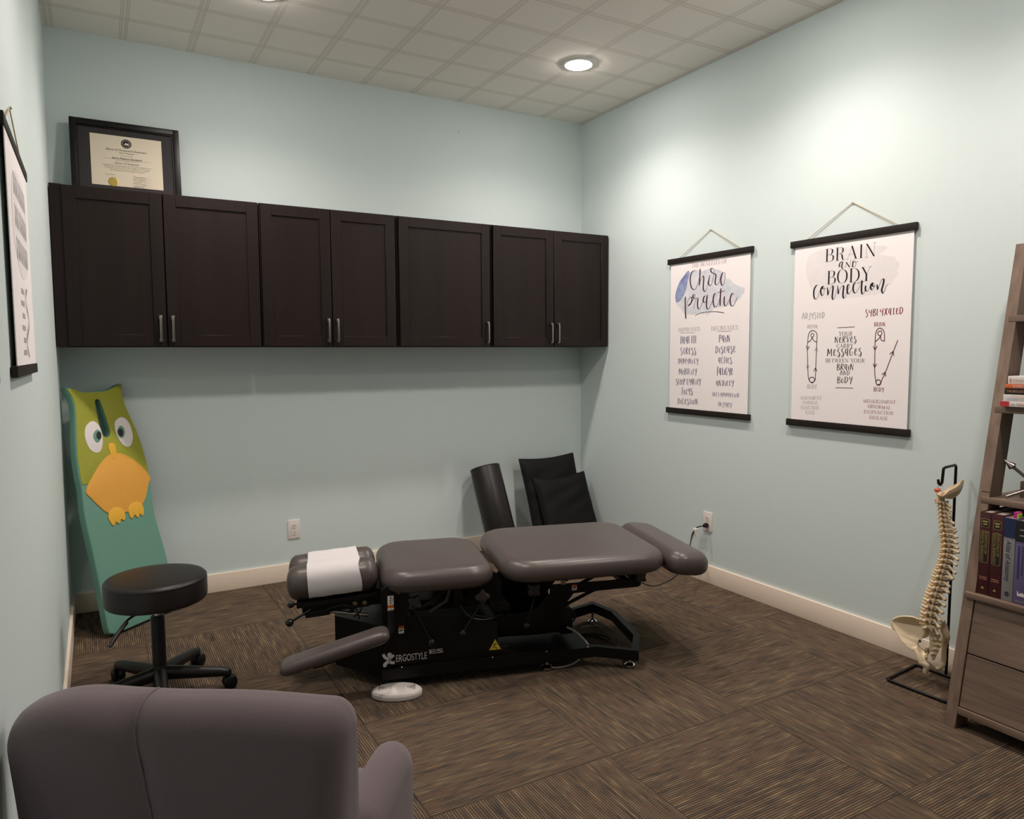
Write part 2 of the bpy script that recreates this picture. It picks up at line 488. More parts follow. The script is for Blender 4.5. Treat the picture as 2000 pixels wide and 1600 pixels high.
# pen lettering ----------------------------------------------------
# letters as pen strokes: T straight thick, H hairline, K curve (thick where it runs upright)
SERIF = {
'A': (.74, [('H', [(.06, 0), (.37, 1)]), ('T', [(.35, 1), (.64, 0)]), ('H', [(.18, .36), (.53, .36)]), ('H', [(0, 0), (.15, 0)]), ('H', [(.5, 0), (.76, 0)])]),
'B': (.66, [('T', [(.15, 0), (.15, 1)]), ('K', [(.15, 1), (.36, .995), (.5, .92), (.53, .77), (.48, .6), (.36, .53), (.15, .525)]), ('K', [(.15, .525), (.4, .52), (.56, .43), (.6, .27), (.55, .1), (.4, .005), (.15, 0)]), ('H', [(.02, 0), (.15, 0)]), ('H', [(.02, 1), (.15, 1)])]),
'C': (.7, [('K', [(.62, .76), (.56, .92), (.4, 1), (.2, .92), (.08, .7), (.06, .5), (.08, .3), (.2, .08), (.4, 0), (.56, .08), (.64, .26)]), ('H', [(.62, .72), (.62, .98)])]),
'D': (.74, [('T', [(.15, 0), (.15, 1)]), ('K', [(.15, 1), (.4, .99), (.58, .85), (.66, .65), (.67, .5), (.66, .35), (.58, .15), (.4, .01), (.15, 0)]), ('H', [(.02, 0), (.15, 0)]), ('H', [(.02, 1), (.15, 1)])]),
'E': (.6, [('T', [(.15, 0), (.15, 1)]), ('H', [(.02, 1), (.5, 1)]), ('H', [(.5, 1), (.52, .8)]), ('H', [(.15, .52), (.38, .52)]), ('H', [(.38, .62), (.38, .42)]), ('H', [(.02, 0), (.53, 0)]), ('H', [(.53, 0), (.56, .24)])]),
'F': (.56, [('T', [(.15, 0), (.15, 1)]), ('H', [(.02, 1), (.5, 1)]), ('H', [(.5, 1), (.52, .8)]), ('H', [(.15, .52), (.38, .52)]), ('H', [(.38, .62), (.38, .42)]), ('H', [(.02, 0), (.3, 0)])]),
'G': (.76, [('K', [(.62, .76), (.56, .92), (.4, 1), (.2, .92), (.08, .7), (.06, .5), (.08, .3), (.2, .08), (.4, 0), (.6, .08)]), ('T', [(.6, .03), (.6, .4)]), ('H', [(.46, .4), (.72, .4)])]),
'H': (.76, [('T', [(.15, 0), (.15, 1)]), ('T', [(.6, 0), (.6, 1)]), ('H', [(.15, .52), (.6, .52)])] + [('H', [(a, b), (a + .24, b)]) for a in (.03, .48) for b in (0, 1)]),
'I': (.32, [('T', [(.16, 0), (.16, 1)]), ('H', [(.03, 0), (.29, 0)]), ('H', [(.03, 1), (.29, 1)])]),
'L': (.56, [('T', [(.15, 0), (.15, 1)]), ('H', [(.02, 1), (.3, 1)]), ('H', [(.02, 0), (.5, 0)]), ('H', [(.5, 0), (.53, .26)])]),
'M': (.92, [('H', [(.13, 0), (.13, 1)]), ('T', [(.13, 1), (.42, .03)]), ('H', [(.42, .03), (.72, 1)]), ('T', [(.75, 0), (.75, 1)]), ('H', [(.02, 0), (.24, 0)]), ('H', [(.62, 0), (.9, 0)])]),
'N': (.78, [('H', [(.13, 0), (.13, 1)]), ('T', [(.13, 1), (.62, .02)]), ('H', [(.63, 0), (.63, 1)]), ('H', [(.02, 0), (.24, 0)]), ('H', [(.52, 1), (.74, 1)]), ('H', [(.02, 1), (.13, 1)])]),
'O': (.76, [('K', [(.37, 1), (.2, .94), (.09, .74), (.06, .5), (.09, .26), (.2, .06), (.37, 0), (.54, .06), (.66, .26), (.69, .5), (.66, .74), (.54, .94), (.37, 1)])]),
'P': (.62, [('T', [(.15, 0), (.15, 1)]), ('K', [(.15, 1), (.38, .99), (.53, .9), (.57, .73), (.52, .56), (.38, .48), (.15, .47)]), ('H', [(.02, 0), (.3, 0)]), ('H', [(.02, 1), (.15, 1)])]),
'R': (.72, [('T', [(.15, 0), (.15, 1)]), ('K', [(.15, 1), (.36, .995), (.5, .92), (.54, .76), (.49, .6), (.36, .52), (.15, .515)]), ('K', [(.34, .52), (.46, .42), (.5, .2), (.56, .03), (.68, 0)]), ('H', [(.02, 0), (.29, 0)]), ('H', [(.02, 1), (.15, 1)])]),
'S': (.58, [('K', [(.47, .78), (.42, .94), (.28, 1), (.12, .93), (.09, .76), (.2, .6), (.38, .47), (.49, .3), (.47, .12), (.3, 0), (.13, .05), (.07, .24)]), ('H', [(.47, .74), (.47, .98)]), ('H', [(.07, .02), (.07, .26)])]),
'T': (.64, [('T', [(.32, 0), (.32, 1)]), ('H', [(.04, 1), (.6, 1)]), ('H', [(.04, 1), (.03, .78)]), ('H', [(.6, 1), (.61, .78)]), ('H', [(.2, 0), (.44, 0)])]),
'U': (.76, [('T', [(.15, 1), (.15, .3)]), ('K', [(.15, .3), (.2, .08), (.38, 0), (.54, .08), (.6, .3)]), ('H', [(.6, .3), (.6, 1)]), ('H', [(.02, 1), (.28, 1)]), ('H', [(.5, 1), (.7, 1)])]),
'V': (.7, [('T', [(.1, 1), (.36, 0)]), ('H', [(.36, 0), (.62, 1)]), ('H', [(0, 1), (.24, 1)]), ('H', [(.5, 1), (.72, 1)])]),
'W': (1.02, [('T', [(.1, 1), (.34, 0)]), ('H', [(.34, 0), (.54, 1)]), ('T', [(.5, 1), (.74, 0)]), ('H', [(.74, 0), (.94, 1)]), ('H', [(0, 1), (.22, 1)]), ('H', [(.84, 1), (1.02, 1)])]),
'Y': (.7, [('T', [(.1, 1), (.37, .46)]), ('H', [(.37, .46), (.6, 1)]), ('T', [(.36, .46), (.36, 0)]), ('H', [(0, 1), (.24, 1)]), ('H', [(.5, 1), (.72, 1)]), ('H', [(.24, 0), (.48, 0)])]),
}
HAND = {
'A': (.5, [[(.24, 1), (.12, .5), (.02, -.05)], [(.24, 1), (.36, .5), (.42, -.02)], [(.08, .34), (.4, .38)]]),
'B': (.44, [[(.08, 1.02), (.07, .5), (.06, -.04)], [(.06, .98), (.3, .96), (.34, .76), (.1, .52)], [(.1, .52), (.36, .42), (.36, .12), (.05, -.02)]]),
'C': (.42, [[(.36, .84), (.26, .98), (.1, .82), (.04, .45), (.1, .1), (.24, 0), (.38, .18)]]),
'D': (.48, [[(.1, .98), (.08, .5), (.07, 0)], [(.02, .94), (.3, .9), (.42, .6), (.32, .2), (.06, -.02)]]),
'E': (.4, [[(.08, .98), (.07, .5), (.07, .02)], [(.08, .96), (.36, .96)], [(.08, .5), (.3, .52)], [(.07, .02), (.36, .03)]]),
'F': (.4, [[(.1, .98), (.08, .5), (.07, -.04)], [(.08, .96), (.38, .98)], [(.08, .52), (.3, .54)]]),
'G': (.46, [[(.38, .86), (.26, .98), (.08, .78), (.04, .4), (.12, .05), (.28, 0), (.38, .2), (.38, .42), (.22, .42)]]),
'H': (.48, [[(.08, 1.05), (.07, .5), (.06, -.06)], [(.4, 1.0), (.39, .5), (.38, -.02)], [(.07, .46), (.4, .56)]]),
'I': (.2, [[(.1, 1), (.09, .5), (.08, -.02)]]),
'J': (.38, [[(.3, 1), (.28, .4), (.24, -.15), (.12, -.25), (.04, -.1)]]),
'L': (.36, [[(.08, 1), (.07, .5), (.07, .02)], [(.07, .02), (.34, .06)]]),
'M': (.62, [[(.08, 1), (.06, .5), (.04, -.04)], [(.08, 1), (.2, .6), (.28, .25)], [(.28, .25), (.4, .65), (.48, 1)], [(.48, 1), (.5, .5), (.54, -.06)]]),
'N': (.5, [[(.08, .96), (.06, .5), (.05, 0)], [(.08, .96), (.24, .5), (.38, -.02)], [(.38, -.02), (.4, .5), (.44, 1.05)]]),
'O': (.44, [[(.24, 1), (.1, .85), (.05, .5), (.1, .12), (.22, 0), (.35, .15), (.39, .5), (.34, .85), (.24, 1)]]),
'o': (.32, [[(.17, .72), (.07, .6), (.04, .36), (.08, .1), (.16, 0), (.25, .12), (.28, .38), (.24, .62), (.17, .72)]]),
'P': (.42, [[(.1, 1), (.08, .5), (.07, -.06)], [(.06, .96), (.32, .96), (.38, .76), (.28, .54), (.09, .5)]]),
'Q': (.48, [[(.36, .86), (.24, .98), (.08, .78), (.04, .4), (.12, .05), (.28, 0), (.38, .2), (.38, .5)], [(.24, .36), (.42, .42)]]),
'R': (.44, [[(.1, .98), (.08, .5), (.06, -.04)], [(.06, .95), (.32, .96), (.36, .74), (.1, .48)], [(.12, .48), (.26, .24), (.42, -.02)]]),
'S': (.4, [[(.36, .88), (.22, .99), (.07, .84), (.14, .6), (.3, .4), (.32, .12), (.18, -.14), (.04, 0)]]),
's': (.36, [[(.33, .82), (.2, .9), (.08, .74), (.14, .54), (.29, .36), (.31, .08), (.2, -.18), (.06, -.1), (.14, .08), (.36, .2)]]),
't': (.36, [[(.18, .98), (.15, .5), (.18, .04), (.34, .12)], [(.02, .66), (.36, .74)]]),
'T': (.4, [[(.2, .98), (.19, .5), (.18, -.04)], [(.02, .92), (.4, .98)]]),
'u': (.46, [[(.06, .92), (.05, .62), (.14, .48), (.28, .56), (.36, .74)], [(.38, .95), (.36, .5), (.32, -.1)]]),
'X': (.46, [[(.06, .96), (.24, .5), (.4, 0)], [(.42, 1), (.22, .5), (.04, -.04)]]),
'x': (.4, [[(.06, .72), (.2, .36), (.34, 0)], [(.36, .78), (.18, .36), (.02, -.16)]]),
'Y': (.46, [[(.06, .96), (.12, .6), (.24, .5), (.38, .66)], [(.42, 1), (.34, .5), (.2, -.22)]]),
'y': (.46, [[(.06, .92), (.05, .62), (.14, .48), (.28, .56), (.36, .74)], [(.38, .95), (.36, .4), (.24, -.2), (.1, -.1)]]),
'a': (.44, [[(.3, .9), (.14, .84), (.05, .5), (.12, .24), (.24, .4), (.34, .88)], [(.35, .92), (.31, .4), (.3, -.02), (.42, .1)]]),
'c': (.34, [[(.3, .62), (.2, .72), (.08, .56), (.05, .3), (.12, .04), (.22, .02), (.34, .22)]]),
'e': (.36, [[(.06, .36), (.26, .56), (.26, .82), (.14, .84), (.06, .5), (.1, .1), (.22, .02), (.36, .24)]]),
'f': (.38, [[(.36, .96), (.24, 1.1), (.16, .9), (.14, .4), (.12, -.14)], [(.02, .46), (.32, .54)]]),
'i': (.2, [[(.1, .7), (.08, .36), (.1, .04), (.2, .12)], [(.11, .9), (.13, .94)]]),
'n': (.4, [[(.06, .7), (.06, .36), (.06, 0)], [(.06, 0), (.14, .5), (.24, .7), (.3, .56), (.28, .2), (.32, .02), (.4, .12)]]),
'r': (.32, [[(.06, .7), (.07, .36), (.06, 0)], [(.06, .3), (.16, .62), (.3, .66)]]),
'V': (.44, [[(.06, .98), (.14, .5), (.22, 0)], [(.22, 0), (.32, .5), (.42, 1.02)]]),
' ': (.2, []),
}
def brush(wmin, wmax):
    def f(dx, dy, t):
        d = max(0.0, -dy) ** 1.3
        e = min(1.0, min(t, 1 - t) * 8 + 0.35)
        return (wmin + (wmax - wmin) * d) * 0.5 * e
    return f
def pen_text(mb, txt, font, m, A, B, h, frame, bold=1.0):
    """fit txt on the baseline A->B (2D) with cap height h"""
    sp = 0.07 if font == 'serif' else 0.09
    G = SERIF if font == 'serif' else HAND
    x = 0; lay = []
    for ch in txt:
        if ch == ' ': x += .34; continue
        g = G.get(ch) or G.get(ch.upper()) or (.4, [])
        lay.append((x, g[1])); x += g[0] + sp
    W = x - sp
    dx, dy = B[0] - A[0], B[1] - A[1]
    kx = math.hypot(dx, dy) / W
    thick = 0.125 * h * bold; hair = max(0.014 * h, 0.0007)
    for x0, strokes in lay:
        for st in strokes:
            if font == 'serif': kind, pts = st
            else: kind, pts = 'B', st
            P = [(A[0] + dx * (x0 + a) / W, A[1] + dy * (x0 + a) / W + b * h) for a, b in pts]
            if kind in 'KB' and len(P) > 2: P = sm2(P, 5)
            if kind == 'T':
                wf = lambda a, b, t: thick * 0.5
                # straight stems keep flat ends: width measured along x
                v = [frame(P[0][0] - thick / 2, P[0][1]), frame(P[0][0] + thick / 2, P[0][1]), frame(P[1][0] + thick / 2, P[1][1]), frame(P[1][0] - thick / 2, P[1][1])]
                mb.add(v, [[0, 1, 2, 3]], m)
            elif kind == 'H': mb.ribbon(P, lambda a, b, t: hair * 0.5, m, frame)
            elif kind == 'K': mb.ribbon(P, lambda a, b, t: (hair + (thick - hair) * abs(b) ** 2.2) * 0.5, m, frame)
            else: mb.ribbon(P, brush(0.042 * h, 0.105 * h * bold), m, frame)

# traced outlines, in metres on each thing's own plane
D = {
'chiro': [[[1.204,1.871],[1.191,1.876],[1.172,1.87],[1.159,1.845],[1.157,1.814],[1.166,1.783],[1.18,1.767],[1.196,1.763],[1.209,1.772],[1.219,1.79],[1.229,1.819],[1.237,1.841]],[[1.239,1.883],[1.238,1.845],[1.236,1.808],[1.234,1.784]],[[1.234,1.787],[1.243,1.809],[1.253,1.829],[1.263,1.838],[1.27,1.827],[1.269,1.797],[1.267,1.767],[1.273,1.751],[1.283,1.745],[1.292,1.754],[1.299,1.78],[1.308,1.809],[1.316,1.83]],[[1.317,1.838],[1.312,1.812],[1.309,1.792],[1.315,1.78],[1.327,1.777],[1.337,1.791],[1.346,1.82],[1.353,1.845],[1.35,1.864],[1.337,1.876],[1.326,1.87],[1.33,1.855],[1.348,1.845],[1.364,1.838],[1.367,1.826],[1.362,1.8],[1.365,1.782],[1.377,1.777],[1.392,1.79],[1.401,1.815],[1.413,1.834]],[[1.425,1.844],[1.413,1.832],[1.406,1.807],[1.409,1.782],[1.42,1.77],[1.432,1.783],[1.438,1.808],[1.438,1.834],[1.428,1.845]],[[1.308,1.85],[1.314,1.851]]],
'practic': [[[1.117,1.727],[1.117,1.678],[1.12,1.631],[1.124,1.59]],[[1.122,1.647],[1.132,1.681],[1.145,1.707],[1.162,1.72],[1.174,1.715],[1.172,1.694],[1.157,1.676],[1.138,1.67],[1.168,1.687],[1.194,1.716],[1.201,1.73],[1.188,1.734],[1.182,1.724],[1.194,1.711],[1.221,1.713]],[[1.192,1.65],[1.199,1.681],[1.213,1.711]],[[1.225,1.714],[1.222,1.68],[1.225,1.653],[1.236,1.645],[1.249,1.659],[1.264,1.688],[1.274,1.708]],[[1.29,1.72],[1.276,1.716],[1.269,1.696],[1.275,1.682],[1.288,1.684],[1.299,1.707],[1.301,1.725]],[[1.301,1.726],[1.297,1.694],[1.296,1.66],[1.304,1.641],[1.314,1.642],[1.329,1.662],[1.344,1.687],[1.354,1.709]],[[1.375,1.719],[1.366,1.728],[1.355,1.72],[1.349,1.69],[1.355,1.66],[1.368,1.649],[1.383,1.659],[1.397,1.687],[1.403,1.709]],[[1.408,1.754],[1.406,1.723],[1.404,1.687],[1.404,1.653]],[[1.381,1.732],[1.411,1.735],[1.438,1.738]],[[1.437,1.708],[1.434,1.678],[1.437,1.658],[1.45,1.651],[1.461,1.665],[1.475,1.69]],[[1.436,1.722],[1.441,1.723]],[[1.504,1.708],[1.506,1.716],[1.496,1.719],[1.484,1.703],[1.48,1.678],[1.486,1.655],[1.5,1.648],[1.514,1.66],[1.528,1.686],[1.534,1.697]],[[1.201,1.607],[1.244,1.62],[1.307,1.624],[1.373,1.622],[1.439,1.612]]],
'blot1': [[1.136,1.881],[1.158,1.868],[1.18,1.877],[1.212,1.878],[1.25,1.866],[1.281,1.871],[1.301,1.874],[1.327,1.881],[1.368,1.866],[1.413,1.851],[1.446,1.809],[1.472,1.802],[1.502,1.776],[1.535,1.757],[1.559,1.751],[1.584,1.742],[1.583,1.718],[1.565,1.701],[1.542,1.678],[1.457,1.651],[1.408,1.646],[1.358,1.642],[1.338,1.628],[1.318,1.61],[1.297,1.604],[1.281,1.614],[1.266,1.611],[1.244,1.625],[1.202,1.616],[1.142,1.617],[1.108,1.624],[1.074,1.661],[1.039,1.683],[1.027,1.715],[1.032,1.762],[1.054,1.804],[1.087,1.84],[1.109,1.857]],
'blot1d': [[1.136,1.881],[1.152,1.865],[1.135,1.816],[1.117,1.76],[1.084,1.715],[1.05,1.694],[1.034,1.703],[1.028,1.739],[1.043,1.785],[1.07,1.826],[1.098,1.85]],
'blot2': [[2.001,1.87],[2.03,1.884],[2.071,1.891],[2.15,1.888],[2.263,1.884],[2.412,1.867],[2.411,1.848],[2.383,1.832],[2.407,1.825],[2.458,1.813],[2.46,1.801],[2.481,1.783],[2.477,1.765],[2.471,1.747],[2.478,1.737],[2.459,1.717],[2.446,1.699],[2.426,1.685],[2.413,1.66],[2.308,1.648],[2.197,1.648],[2.079,1.65],[2.037,1.681],[2.006,1.729],[1.987,1.784],[1.986,1.83],[1.994,1.857]],
'connection': [[[2.06,1.718],[2.05,1.719],[2.038,1.702],[2.035,1.681],[2.039,1.658],[2.05,1.65],[2.06,1.662],[2.069,1.686],[2.077,1.706]],[[2.085,1.712],[2.077,1.699],[2.077,1.678],[2.086,1.665],[2.094,1.677],[2.096,1.698],[2.089,1.712],[2.084,1.702],[2.095,1.698],[2.112,1.701]],[[2.113,1.704],[2.116,1.686],[2.118,1.666],[2.124,1.682],[2.133,1.702],[2.14,1.71],[2.145,1.701],[2.143,1.677],[2.142,1.653],[2.148,1.642],[2.156,1.652],[2.163,1.675],[2.17,1.695]],[[2.17,1.709],[2.173,1.688],[2.176,1.667],[2.18,1.681],[2.189,1.7],[2.198,1.706],[2.203,1.699],[2.201,1.676],[2.201,1.656],[2.206,1.644],[2.214,1.655],[2.222,1.678],[2.231,1.689],[2.235,1.7],[2.232,1.709],[2.225,1.704],[2.222,1.688],[2.226,1.667],[2.234,1.664],[2.245,1.679],[2.252,1.696]],[[2.27,1.709],[2.265,1.714],[2.256,1.705],[2.254,1.685],[2.26,1.668],[2.269,1.666],[2.281,1.683],[2.292,1.705]],[[2.299,1.724],[2.298,1.698],[2.298,1.675],[2.302,1.659],[2.31,1.661],[2.318,1.68]],[[2.275,1.708],[2.291,1.715],[2.31,1.715]],[[2.319,1.697],[2.318,1.68],[2.322,1.67],[2.331,1.671],[2.339,1.685],[2.346,1.698]],[[2.32,1.704],[2.323,1.705]],[[2.354,1.705],[2.346,1.698],[2.345,1.682],[2.352,1.673],[2.36,1.684],[2.362,1.698],[2.354,1.706],[2.353,1.694],[2.362,1.688],[2.377,1.694]],[[2.376,1.697],[2.378,1.685],[2.381,1.673],[2.386,1.688],[2.396,1.713],[2.404,1.72],[2.409,1.712],[2.405,1.69],[2.4,1.668],[2.407,1.654],[2.413,1.663],[2.421,1.685],[2.433,1.695]]],
'and': [[[2.188,1.822],[2.178,1.813],[2.175,1.801],[2.18,1.797],[2.189,1.808],[2.193,1.821]],[[2.193,1.822],[2.191,1.808],[2.19,1.793],[2.194,1.787],[2.201,1.794]],[[2.211,1.79],[2.212,1.806],[2.213,1.816]],[[2.213,1.816],[2.222,1.803],[2.231,1.79]],[[2.231,1.79],[2.235,1.807],[2.236,1.823]],[[2.249,1.817],[2.248,1.802],[2.246,1.788]],[[2.246,1.788],[2.261,1.793],[2.265,1.805],[2.26,1.815],[2.249,1.82]],[[2.251,1.812],[2.266,1.81],[2.276,1.813]]],
'pinL': [[[2.007,1.436],[2.005,1.412],[2.009,1.359],[2.013,1.289],[2.019,1.25],[2.03,1.235],[2.041,1.231],[2.051,1.238],[2.058,1.251],[2.059,1.307],[2.06,1.377],[2.061,1.433],[2.061,1.472],[2.053,1.487],[2.035,1.494],[2.019,1.488],[2.01,1.469],[2.007,1.436]],[[2.054,1.246],[2.05,1.237],[2.039,1.233],[2.028,1.236],[2.023,1.245],[2.027,1.255],[2.038,1.259],[2.05,1.256],[2.054,1.246]],[[2.008,1.436],[2.022,1.443],[2.031,1.459],[2.025,1.469],[2.03,1.479],[2.04,1.477],[2.043,1.468],[2.035,1.459],[2.04,1.447],[2.059,1.435]],[[2.0,1.415],[2.008,1.398]],[[2.008,1.398],[2.017,1.416]],[[2.002,1.321],[2.011,1.301]],[[2.011,1.301],[2.02,1.319]],[[2.049,1.391],[2.059,1.407]],[[2.059,1.407],[2.069,1.39]],[[2.047,1.289],[2.058,1.307]],[[2.058,1.307],[2.067,1.289]]],
'pinR': [[[2.422,1.435],[2.421,1.464],[2.416,1.483],[2.4,1.495],[2.386,1.49],[2.378,1.473],[2.376,1.437],[2.377,1.377],[2.379,1.296],[2.386,1.252],[2.391,1.236],[2.4,1.231],[2.41,1.237],[2.416,1.257],[2.431,1.289],[2.45,1.341],[2.467,1.388],[2.486,1.438]],[[2.411,1.246],[2.408,1.238],[2.399,1.234],[2.391,1.237],[2.387,1.245],[2.39,1.253],[2.399,1.257],[2.407,1.254],[2.411,1.246]],[[2.377,1.434],[2.394,1.447],[2.4,1.459],[2.389,1.466],[2.39,1.478],[2.403,1.482],[2.408,1.472],[2.402,1.456],[2.407,1.44],[2.422,1.435]],[[2.367,1.412],[2.377,1.395]],[[2.377,1.395],[2.387,1.413]],[[2.37,1.331],[2.378,1.314]],[[2.378,1.314],[2.388,1.331]],[[2.45,1.376],[2.466,1.388]],[[2.466,1.388],[2.47,1.368]],[[2.416,1.281],[2.43,1.293]],[[2.43,1.293],[2.435,1.273]]],
'rules': [[[2.175,1.504],[2.268,1.505]],[[2.176,1.211],[2.269,1.213]]],
'rules1': [[[1.078,1.505],[1.2,1.506]],[[1.389,1.507],[1.497,1.506]]],
'owl_left': [[0.0438,1.2426],[0.0621,1.2008],[0.0687,1.1493],[0.0605,1.0818],[0.0404,0.9887],[0.0234,0.8894],[0.0149,0.7896],[0.0155,0.7289],[0.0012,0.5916],[0.0031,0.4114],[0.0019,0.2186],[-0.0017,0.0467],[0.0022,0.0065]],
'owl_right': [[0.3778,1.2452],[0.3693,1.1867],[0.3743,1.1201],[0.3972,1.037],[0.4184,0.9456],[0.4293,0.8473],[0.4315,0.7573],[0.426,0.676],[0.4122,0.5379],[0.4193,0.4256],[0.4282,0.3197],[0.4308,0.2523]],
'owl_top': [[0.0438,1.2426],[0.0813,1.236],[0.1222,1.2181],[0.199,1.2155],[0.2719,1.2174],[0.3162,1.2297],[0.354,1.2462],[0.3758,1.2475]],
'owl_bot': [[0.0022,0.0065],[0.0316,-0.0058],[0.1357,-0.0035],[0.2643,0.003]],
'slot': [[0.191,1.1617],[0.2044,1.1714],[0.2215,1.1597],[0.2353,1.0662],[0.2424,1.0014],[0.2309,0.9741],[0.2123,0.9712],[0.1956,0.9851],[0.1877,1.0353],[0.1864,1.1128]],
'eyeL': [[0.1116,1.0427],[0.1469,1.0615],[0.1747,1.0471],[0.1889,1.007],[0.185,0.9511],[0.1605,0.9051],[0.1303,0.9001],[0.1026,0.9231],[0.0906,0.9693],[0.0948,1.01]],
'irisL': [[0.1632,1.0153],[0.1837,1.0019],[0.1807,0.9727],[0.1553,0.9491],[0.1388,0.9622],[0.1373,0.9916]],
'pupL': [[0.1711,1.0054],[0.1825,0.9936],[0.176,0.9697],[0.1613,0.9644],[0.1531,0.9794],[0.1582,0.9976]],
'eyeR': [[0.2842,1.0474],[0.3181,1.0661],[0.3498,1.056],[0.3704,1.0174],[0.373,0.9582],[0.3503,0.9131],[0.3171,0.9077],[0.29,0.935],[0.2744,0.9836],[0.2749,1.0195]],
'irisR': [[0.3073,1.0221],[0.3273,1.007],[0.3252,0.9781],[0.3062,0.9562],[0.2856,0.968],[0.2827,0.9971]],
'pupR': [[0.3038,1.0079],[0.3172,0.9935],[0.3119,0.9723],[0.2973,0.9645],[0.2849,0.9789],[0.2859,0.9968]],
'beak': [[0.2112,0.9232],[0.2288,0.9388],[0.251,0.9289],[0.2506,0.8932],[0.2405,0.8589],[0.2281,0.8521],[0.216,0.8694]],
'belly': [[0.0322,0.7204],[0.0799,0.7787],[0.1405,0.8382],[0.1973,0.8756],[0.2482,0.8836],[0.3095,0.8601],[0.3743,0.8069],[0.4276,0.728],[0.4092,0.6933],[0.3647,0.6136],[0.3177,0.5831],[0.2385,0.5711],[0.1671,0.5794],[0.1227,0.5923],[0.0863,0.6341],[0.0521,0.6815]],
'footL': [[0.1254,0.5711],[0.1446,0.6014],[0.1823,0.6089],[0.2182,0.5895],[0.224,0.5531],[0.2144,0.5341],[0.2035,0.5365],[0.1946,0.5434],[0.1816,0.524],[0.1705,0.5279],[0.1611,0.5356],[0.1446,0.52],[0.1324,0.5352]],
'footR': [[0.2506,0.5863],[0.2773,0.6093],[0.3159,0.6102],[0.341,0.5892],[0.3421,0.5527],[0.3311,0.5334],[0.3191,0.5374],[0.3156,0.5476],[0.2998,0.5294],[0.2888,0.5368],[0.2813,0.5477],[0.2621,0.532],[0.25,0.5439]],
'green_split': [[0.0063,0.7306],[0.4276,0.728]],
'texts': [["THE BENEFITS OF","serif",1,[1.167,1.896],[1.452,1.894],0.0231],["IMPROVES","serif",1,[1.06,1.513],[1.245,1.515],0.024],["DECREASES","serif",1,[1.336,1.514],[1.544,1.514],0.024],["HeaLTH","hand",2,[1.08,1.441],[1.214,1.442],0.046],["StRess","hand",2,[1.08,1.375],[1.215,1.377],0.0413],["IMMuNitY","hand",2,[1.059,1.316],[1.238,1.318],0.0341],["MoBILitY","hand",2,[1.07,1.25],[1.226,1.253],0.0371],["SLeeP QuaLitY","hand",2,[1.044,1.185],[1.259,1.194],0.0371],["focus","hand",2,[1.095,1.127],[1.191,1.132],0.0402],["DiGestioN","hand",2,[1.061,1.065],[1.239,1.073],0.0371],["PaiN","hand",2,[1.399,1.445],[1.486,1.445],0.0421],["Disease","hand",2,[1.373,1.382],[1.528,1.386],0.0401],["aCHes","hand",2,[1.397,1.324],[1.502,1.325],0.0351],["fatiGue","hand",2,[1.387,1.255],[1.511,1.258],0.0431],["aNXietY","hand",2,[1.382,1.19],[1.52,1.195],0.0341],["INFLaMMatioN","hand",2,[1.354,1.128],[1.562,1.132],0.0251],["INJuRY","hand",2,[1.403,1.073],[1.508,1.072],0.0261],["BRAIN","serif",3,[2.094,1.829],[2.369,1.826],0.062],["BODY","serif",3,[2.108,1.718],[2.347,1.717],0.065],["ADJuSteD","hand",4,[1.969,1.556],[2.102,1.555],0.0301],["SuBLuXateD","hand",5,[2.321,1.552],[2.506,1.555],0.0321],["BRAIN","hand",4,[2.003,1.506],[2.064,1.505],0.019],["BRAIN","hand",5,[2.369,1.504],[2.424,1.503],0.019],["BODY","hand",4,[2.012,1.201],[2.067,1.203],0.021],["BODY","hand",5,[2.377,1.202],[2.428,1.203],0.02],["YOUR","serif",3,[2.184,1.465],[2.258,1.464],0.019],["NeRVes","hand",3,[2.163,1.43],[2.28,1.432],0.0313],["CARRY","serif",3,[2.174,1.406],[2.264,1.406],0.019],["MessaGes","hand",3,[2.123,1.366],[2.309,1.371],0.0363],["BETWEEN YOUR","serif",3,[2.114,1.335],[2.327,1.336],0.018],["BRaiN","hand",3,[2.179,1.297],[2.271,1.3],0.0311],["AND","hand",3,[2.197,1.273],[2.25,1.275],0.0221],["BoDY","hand",3,[2.183,1.234],[2.266,1.238],0.0311],["ALIGNMENT","serif",4,[1.971,1.142],[2.096,1.148],0.017],["NORMAL","serif",4,[1.986,1.119],[2.078,1.123],0.016],["FUNCTION","serif",4,[1.976,1.092],[2.086,1.098],0.017],["EASE","serif",4,[2.006,1.069],[2.061,1.072],0.017],["MISALIGNMENT","serif",6,[2.326,1.147],[2.486,1.15],0.015],["ABNORMAL","serif",6,[2.347,1.124],[2.463,1.123],0.015],["DYSFUNCTION","serif",6,[2.331,1.097],[2.479,1.099],0.015],["DISEASE","serif",6,[2.36,1.072],[2.452,1.073],0.015]],
'spine': [[0.0078,0.7796],[0.009,0.7464],[0.0128,0.7181],[0.0165,0.6899],[0.0202,0.6616],[0.024,0.6301],[0.0278,0.6019],[0.0261,0.5728],[0.023,0.5468],[0.0173,0.517],[0.0114,0.4904],[0.0054,0.4669],[0.0054,0.4563],[-0.0017,0.4306],[-0.0089,0.4067],[-0.0167,0.375],[-0.0221,0.3436],[-0.026,0.3162],[-0.0283,0.289],[-0.029,0.2621],[-0.0207,0.2388]],
